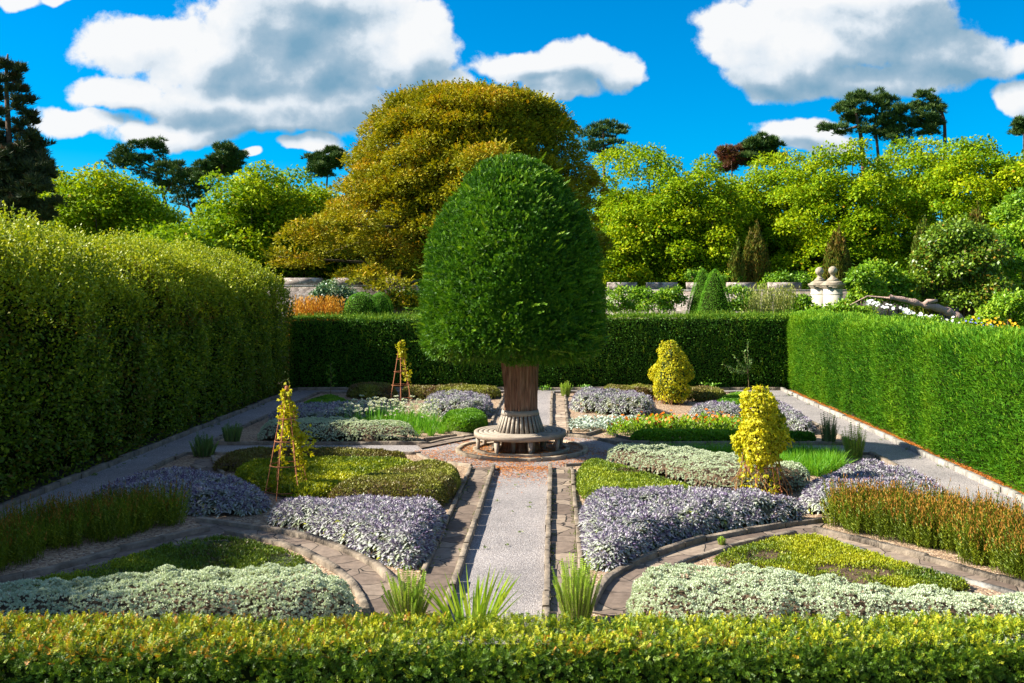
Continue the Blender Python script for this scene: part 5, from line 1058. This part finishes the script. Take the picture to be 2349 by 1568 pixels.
# pines and other conifers
M_pine = leafmat('pine_needles', [(0, (.015, .05, .012)), (.5, (.04, .095, .018)), (1, (.11, .16, .025))], .08, .6, .2)
M_pbark = plain('pine_bark', (.05, .03, .02), (.17, .10, .065), 6, .9, .6)
def pine(label, px, D, segs, pads, r=.22, mat=None, name='pine_tree', cat='pine', group='tall dark pines', dens=1.0):
    """segs: list of pixel polylines for trunk and limbs; pads: (px, py, half width px, half height px)"""
    x0 = (px-1272)*D/F; root = thing(name, label, cat, (x0, D, 0), group); lines = []
    for sg in segs:
        pts = [W(a, b, D+rng.normal(0, .2)) for a, b in sg]
        if sg is segs[0]: pts = [np.array([pts[0][0], D, 0])]+pts
        q = smooth(np.array(pts), 2, False); lines.append((q, np.linspace(r if sg is segs[0] else r*.5, r*.14, len(q))))
    V, FA = tubes(lines, 7); mesh_obj('trunk', V, FA, M_pbark, root); b = Bag()
    for (a, c, hw, hh) in pads:
        ctr = W(a, c, D+rng.normal(0, .5)); rx, rz = hw/F*D, hh/F*D*1.1; nb = 9; k = int(17*dens*max(.5, hw*hh/300))*nb
        sub_ = np.repeat(rdir(nb)*rng.uniform(.45, 1.1, (nb, 1))*[rx, rx*.9, rz], k//nb, 0); d = rdir(k); d[:, 2] = np.where(d[:, 2] < -.2, -d[:, 2], d[:, 2]); T = ctr+sub_+d*(rng.uniform(.2, 1, k)**.5)[:, None]*[rx*.48, rx*.45, max(rz*.55, .22)]
        ax = unit(d*.7+up*.7+rdir(k)*.4); tone = np.clip(.45+.35*d[:, 2]+rng.normal(0, .15, k), 0, 1)
        for m in range(8): b.add(leaf(T, ax+rdir(k)*.75, rdir(k), rng.uniform(.22, .42, k), .045), tone)
    b.obj('crown', mat or M_pine, root); return root
pine('tall dark pine with spreading top and sinuous stems, left of the golden tree', 372, 78, [[(395, 560), (390, 500), (372, 440), (365, 400), (350, 355)], [(375, 450), (400, 410), (415, 395)], [(366, 400), (335, 375), (300, 362)], [(368, 405), (340, 395), (275, 385)]],
     [(275, 362, 26, 14), (300, 345, 30, 14), (345, 340, 34, 16), (365, 352, 20, 14), (300, 378, 40, 12), (340, 372, 40, 14), (268, 380, 24, 9), (385, 395, 32, 16), (410, 400, 26, 18), (375, 420, 34, 12), (340, 400, 34, 10)])
pine('slender dark pine with a thin open crown, beside the spreading pine on the left', 432, 80, [[(455, 560), (450, 510), (432, 470), (428, 440), (420, 410)], [(450, 510), (470, 480), (462, 450), (452, 430)], [(440, 480), (420, 470), (405, 462)]],
     [(420, 405, 30, 16), (432, 425, 32, 14), (400, 440, 26, 12), (440, 450, 30, 10), (462, 440, 24, 12), (415, 465, 24, 8), (465, 475, 24, 8), (440, 405, 22, 12)], .17)
pine('dense dark pine with a pointed rounded crown, behind the broadleaf right of the left pines', 510, 76, [[(480, 560), (490, 470), (505, 400), (520, 350)]],
     [(522, 345, 22, 14), (505, 362, 34, 16), (540, 370, 28, 14), (490, 385, 40, 16), (530, 385, 34, 14), (480, 400, 44, 12), (470, 410, 30, 10), (545, 355, 18, 10)], .2, dens=1.6)
pine('dark pine partly hidden by the left edge of the golden tree', 748, 74, [[(745, 560), (748, 450), (752, 390)]],
     [(735, 372, 30, 14), (755, 362, 28, 14), (775, 352, 20, 12), (740, 392, 38, 16), (760, 385, 36, 16), (735, 405, 30, 12)], .2, dens=1.6)
pine('layered dark cedar showing just right of the golden dome', 1385, 74, [[(1388, 520), (1386, 400), (1384, 340), (1384, 295)], [(1386, 350), (1350, 340)], [(1386, 335), (1420, 325)]],
     [(1390, 290, 26, 7), (1375, 300, 30, 8), (1410, 300, 24, 7), (1350, 312, 24, 6), (1385, 316, 40, 7), (1418, 310, 20, 6), (1355, 335, 28, 6), (1400, 333, 34, 7), (1362, 350, 28, 6), (1395, 352, 30, 8)], .2)
pine('tall twin stemmed pine with open dark crown above the right trees', 1990, 76, [[(1985, 480), (1978, 330), (1968, 280), (1960, 245)], [(2020, 420), (2012, 330), (2005, 270), (2020, 235)], [(2008, 290), (2040, 265)], [(1970, 290), (1935, 300)]],
     [(1955, 240, 28, 20), (1975, 232, 20, 14), (1945, 265, 26, 20), (1968, 275, 22, 18), (2015, 228, 22, 14), (2030, 240, 24, 16), (2005, 255, 24, 14), (2050, 262, 30, 18), (2040, 290, 34, 20), (2070, 290, 26, 20), (2030, 315, 30, 18), (1900, 298, 28, 10), (1930, 300, 24, 10), (2065, 320, 26, 14), (1990, 300, 22, 12)], .3, dens=1.3)
pine('one sided leaning pine with its crown blown to the left, at far right', 2155, 76, [[(2168, 470), (2168, 330), (2166, 260), (2140, 240), (2125, 222)]],
     [(2120, 222, 16, 10), (2128, 238, 26, 8), (2140, 252, 26, 8), (2110, 250, 22, 8), (2120, 268, 32, 10), (2148, 270, 20, 8), (2115, 286, 30, 10), (2140, 290, 26, 10), (2125, 305, 30, 8)], .22, dens=1.7)
pine('dark conifer top just entering at the right edge of the view', 2345, 76, [[(2350, 420), (2348, 300)]], [(2340, 285, 18, 10), (2350, 295, 26, 12), (2338, 305, 24, 10)], .2, dens=1.6)
pine('dark rounded pine beside the reddish tree above the right trees', 1735, 72, [[(1735, 520), (1735, 400), (1738, 340)]], [(1750, 328, 28, 10), (1725, 335, 26, 12), (1765, 340, 26, 12), (1740, 352, 40, 16), (1720, 370, 34, 16), (1765, 365, 30, 16)], .2, dens=2.0)
M_red = leafmat('reddish_leaf', [(0, (.07, .02, .02)), (.5, (.14, .04, .035)), (1, (.16, .12, .03))], .25)
pine('small reddish brown tree crown left of the dark rounded pine', 1680, 71, [[(1680, 520), (1680, 420), (1678, 370)]], [(1665, 350, 16, 8), (1690, 352, 22, 12), (1672, 366, 30, 14), (1695, 372, 26, 14), (1665, 385, 26, 12)], .15, M_red, 'reddish_tree', 'tree', None, 2.4)
# redwood, far left
D = 47
segs = [[(28, 500), (25, 400), (20, 300), (14, 200), (15, 150), (18, 125)]]
pads = []
for k in range(13):
    y = 152+k*26; wd = 24+k*5.0*(1 if k < 9 else .9)
    for s in (-1, 1):
        for f in ((.5, 1.0) if rng.uniform() < .85 else (.6,)): pads.append((16+k*.8+s*wd*f*rng.uniform(.7, 1.25), y+9*f+rng.uniform(-6, 6), 9+k*1.1, 3+k*.4))
pads += [(45+rng.uniform(-70, 55), y, 26, 15) for y in np.linspace(325, 520, 46)]
M_redw = leafmat('redwood_needles', [(0, (.015, .03, .015)), (.5, (.04, .06, .025)), (.9, (.075, .085, .03)), (1, (.13, .06, .03))], .08, .6, .2)
pine('tall dark redwood with sparse tiered branches at the far left edge', 18, D, segs, pads, .22, M_redw, 'redwood_tree', 'conifer', None, .75)

# ---------------------------------------------------------------- shrubs beyond the hedge
M_shrub = leafmat('shrub_leaf', [(0, (.06, .16, .008)), (.5, (.15, .31, .010)), (.9, (.32, .46, .02)), (1, (.44, .40, .02))], .3, .45, .35)
M_dshrub = leafmat('quince_leaf', [(0, (.32, .18, .02)), (.2, (.09, .16, .010)), (.6, (.14, .26, .015)), (1, (.32, .40, .03))], .28, .4, .4)
M_ivy = leafmat('variegated_ivy', [(0, (.03, .10, .03)), (.55, (.07, .18, .06)), (.8, (.30, .40, .22)), (1, (.48, .55, .36))], .15, .35, .5)
M_pale = leafmat('pale_grass', [(0, (.18, .25, .03)), (.5, (.34, .37, .08)), (1, (.48, .46, .18))], .3)
def shrub(name, label, cat, blobs, D, n, size, mat, depth=1.0, tone=.5, tvar=.3, wid=.6, group=None, stem=True):
    cl = []
    for (px, py, r) in blobs:
        q = W(px, py, D+rng.uniform(-.6, .6)*depth); cl.append((*q, r/F*D))
    c = np.array(cl); x0 = c[:, 0].mean(); root = thing(name, label, cat, (x0, D, 0), group); P, dd, nn, L, v = clumps_crown(c, n, size, tone=tone, tvar=tvar, flat=1.0, shell=.35); b = Bag(); k = P[:, 2] > .03
    b.add(leaf(P, dd, nn, L, L*wid, .5)[k], v[k]); b.obj('foliage', mat, root)
    lines = []
    for q in c: lines.append((smooth(np.array([[x0+(q[0]-x0)*.3, D, 0], [(x0*.4+q[0]*.6), D, q[2]*.5], q[:3]]), 1, False), np.linspace(.06, .015, 4) if False else .03))
    V, FA = tubes([(p, np.linspace(.05, .012, len(p))) for p, _ in lines], 6); mesh_obj('branches', V, FA, M_pbark, root); return root
def row(x0, x1, y0, y1, k, r): return [(x0+(x1-x0)*(j+.5)/k+rng.uniform(-6, 6), rng.uniform(y0, y1), r*rng.uniform(.8, 1.2)) for j in range(k)]
shrub('wall_shrub', 'low leafy green shrub in front of the wall, just right of the yew crown', 'shrub', row(1390, 1560, 682, 712, 14, 20)+row(1390, 1560, 668, 675, 9, 12), 41, 9000, .11, M_shrub)
shrub('wall_shrub', 'low leafy green shrub between the topiary cones and the pale grass', 'shrub', row(1668, 1730, 690, 715, 6, 20)+row(1660, 1725, 668, 680, 5, 14), 40, 4000, .11, M_shrub)
shrub('wall_shrub', 'tall leafy shrub growing over the wall between merlons, left of the gate piers', 'shrub', row(1730, 1850, 640, 665, 9, 18)+row(1580, 1700, 632, 650, 7, 12), 45.5, 7000, .13, M_shrub)
shrub('wall_shrub', 'leafy shrub by the gate piers, just left of their feet', 'shrub', row(1800, 1862, 700, 722, 8, 16)+row(1825, 1855, 685, 695, 3, 10), 39, 5000, .12, M_shrub)
shrub('wall_shrub', 'bright leafy bush right in front of the gate piers', 'shrub', row(1870, 1990, 714, 728, 12, 15)+row(1905, 1960, 704, 712, 5, 12), 37.6, 6000, .12, M_shrub, tone=.55)
shrub('fig_bush', 'wide leafy bush right of the gate piers with bare twigs showing', 'shrub', [(1958, 655, 20), (1975, 638, 26), (2010, 628, 30), (2045, 640, 28), (2070, 655, 26), (1968, 684, 24), (2000, 670, 34), (2040, 680, 34), (2075, 690, 28)], 39.5, 13000, .14, M_shrub, 2, .5)
shrub('quince_tree', 'large dense dark green shrub tree with yellowing leaves behind the leaning branch', 'shrub', [(2130, 600, 40), (2160, 560, 46), (2200, 545, 48), (2240, 560, 46), (2270, 590, 44), (2110, 650, 36), (2150, 640, 44), (2200, 620, 50), (2250, 640, 48), (2130, 690, 34), (2180, 690, 40), (2230, 690, 42), (2280, 670, 40), (2290, 640, 34)], 40, 24000, .15, M_dshrub, 2.5, .48, .35)
shrub('wall_shrub', 'tall bright green tree like shrub at the right edge of the view', 'shrub', [(2310, 500, 34), (2340, 470, 36), (2300, 560, 34), (2345, 540, 44), (2330, 610, 44), (2350, 670, 44), (2305, 650, 30), (2365, 600, 50)], 41, 15000, .15, M_shrub, 2, .5)
shrub('wall_shrub', 'yellowing low bush in the right corner above the bright hedge', 'shrub', row(2270, 2400, 700, 745, 12, 26)+row(2290, 2380, 680, 700, 5, 20), 33, 8000, .12, M_shrub, 1, .62)
shrub('wall_shrub', 'low green bush under the leaning branch behind the bright hedge', 'shrub', row(1990, 2290, 742, 756, 18, 15), 33.5, 9000, .11, M_shrub, 1, .5)
shrub('variegated_ivy', 'variegated ivy mound hanging over the wall left of the topiary', 'ivy', row(722, 808, 665, 680, 8, 16)+row(735, 812, 690, 705, 8, 18)+row(765, 815, 715, 735, 6, 16)+[(745, 655, 10), (765, 652, 12)], 43.2, 9000, .10, M_ivy, .6, .55, .45)
shrub('dark_shrub', 'shaded dark bush at the foot of the golden tree, right of the left topiary', 'shrub', row(890, 965, 690, 715, 7, 16)+row(900, 965, 670, 690, 5, 16), 43.4, 3500, .13, M_dshrub, .4, .35)
# feather grasses
M_straw = leafmat('orange_plume', [(0, (.40, .17, .02)), (.5, (.58, .28, .03)), (1, (.70, .42, .08))], .3, .7, .1)
def grasses(name, label, x0, x1, y0, y1, D, n, h, mat, lean=.35):
    c = W((x0+x1)/2, 720, D); root = thing(name, label, 'ornamental grass', (c[0], D, 0)); b = Bag(); P = np.stack([rng.uniform((x0-1272)*D/F, (x1-1272)*D/F, n), D+rng.normal(0, .35, n), np.full(n, 0.0)], 1)
    zt = EYE+(655-rng.uniform(y0, y1, n))*D/F; T = np.c_[P[:, 0]+rng.normal(.12, .22, n)*lean*2, P[:, 1]+rng.normal(0, .2, n), zt]
    sd = np.tile([.007, 0, 0], (n, 1)); b.add(np.stack([P-sd, P+sd, T+sd*.6, T-sd*.6], 1), rng.uniform(0, .6, n))
    for k in range(14):
        t = .45+.55*k/13; q = P*(1-t)+T*t; b.add(leaf(q, unit(T-P)+rdir(n)*.45, rdir(n), rng.uniform(.08, .16, n), .035), rng.uniform(0, 1, n))
    b.obj('plumes', mat, root)
grasses('feather_grass', 'bright orange feathery grass in front of the left wall', 668, 775, 682, 715, 38.5, 520, 1, M_straw)
grasses('pale_grass', 'pale feathery grass left of the gate piers behind the back hedge', 1715, 1815, 655, 700, 39, 420, 1, M_pale)
# fallen looking branch with rough bark
M_pinkbark = plain('pinkish_bark', (.22, .13, .10), (.44, .30, .24), 7, .9, .9, c3=(.34, .22, .175))
root = thing('leaning_trunk', 'knobbly pinkish leaning bare trunk above the white flowers', 'tree trunk', (W(2140, 705, 36)[0], 36, 0)); Dd = 36
pts = [W(a, b_, Dd) for a, b_ in ((2040, 682), (2085, 690), (2115, 700), (2145, 705), (2175, 715), (2200, 730), (2225, 760), (2240, 830))]; q = smooth(np.array(pts), 2, False); rad = np.linspace(.08, .2, len(q))*(1+.16*np.sin(np.arange(len(q))*1.9)+rng.normal(0, .06, len(q)))
ln2 = [(q, rad), (np.array([W(2120, 700, Dd), W(2128, 692, Dd-.1), W(2150, 690, Dd-.1)]), [.1, .09, .05]), (np.array([W(2060, 686, Dd), W(1990, 680, Dd), W(1950, 700, Dd)]), [.04, .025, .012])]
V, FA = tubes(ln2, 10); mesh_obj('bark', V, FA, M_pinkbark, root)
# flowers over the right hedge
M_wf = leafmat('white_petal', [(0, (.66, .66, .68)), (1, (.86, .86, .86))], .25, .6, .1)
M_yf = leafmat('yellow_petal', [(0, (.75, .38, .01)), (1, (.80, .52, .03))], .25, .6, .1)
M_bf = leafmat('blue_petal', [(0, (.10, .12, .45)), (1, (.20, .22, .60))], .2, .6, .1)
def flowers(name, label, boxes_, D, k, r, mat):
    root = thing(name, label, 'flowers', (W(boxes_[0][0], 720, D)[0], D, 0)); b = Bag(); gb = Bag()
    for _ in range(k):
        (x0, x1, y0, y1) = boxes_[rng.integers(len(boxes_))]; t = rng.uniform(); c = W(x0+(x1-x0)*t, y0+(y1-y0)*t+rng.normal(0, 5), D-.4+rng.normal(0, .25)); m = 7; a = np.linspace(0, 6.28, m, endpoint=False)+rng.uniform(0, 1); ax = unit(np.array([-.3, -.7, .6])+rng.normal(0, .3, 3)); t1 = unit(np.cross(ax, [1, 0, 0])); t2 = np.cross(ax, t1)
        quads_obj('flower_head', leaf(np.tile(c, (m, 1)), np.cos(a)[:, None]*t1+np.sin(a)[:, None]*t2+ax*.2, np.tile(ax, (m, 1)), r, r*.8, .65), rng.uniform(0, 1, m), mat, root); s = np.array([c[0], c[1]+.1, 0.0]); gb.add([[s-[.006, 0, 0], s+[.006, 0, 0], c+[.004, 0, 0], c-[.004, 0, 0]]], .4)
        P = s+(c-s)*rng.uniform(.6, .98, (10, 1))+rng.normal(0, .07, (10, 3)); gb.add(leaf(P, rdir(10), rdir(10), .10, .055), rng.uniform(0, 1, 10))
    gb.obj('stems', M_shrub, root)
flowers('white_flowers', 'drift of white flowers below the leaning trunk, above the bright hedge', [(1985, 2050, 692, 705), (2060, 2130, 705, 735), (2110, 2200, 725, 745), (2090, 2190, 735, 740)], 34.0, 100, .06, M_wf)
flowers('yellow_flowers', 'scattered yellow flowers in the right corner above the bright hedge', [(2225, 2330, 735, 745), (2240, 2340, 745, 752)], 31, 38, .05, M_yf)
flowers('blue_flowers', 'few small blue flowers between the white and the yellow ones', [(2215, 2290, 738, 745)], 31.5, 14, .035, M_bf)
# distant wood that closes the view under the crowns
M_wood = leafmat('distant_leaf', [(0, (.03, .06, .01)), (.5, (.07, .12, .014)), (1, (.14, .19, .02))], .2)
n = 42000; x = rng.uniform(-60, 60, n); P = np.stack([x, 75+rng.normal(0, 1.6, n), np.zeros(n)], 1); top = 6.0+2.5*(fbm(np.c_[x, np.zeros((n, 2))], .12, 3)); P[:, 2] = top*rng.uniform(0, 1, n)
L = rng.uniform(.35, .6, n); o = quads_obj('distant_wood', leaf(P, rdir(n), rdir(n)+[0, -1, .6], L, L*.75), np.clip(rng.normal(.45, .2, n), 0, 1), M_wood); tag(o, kind='stuff')
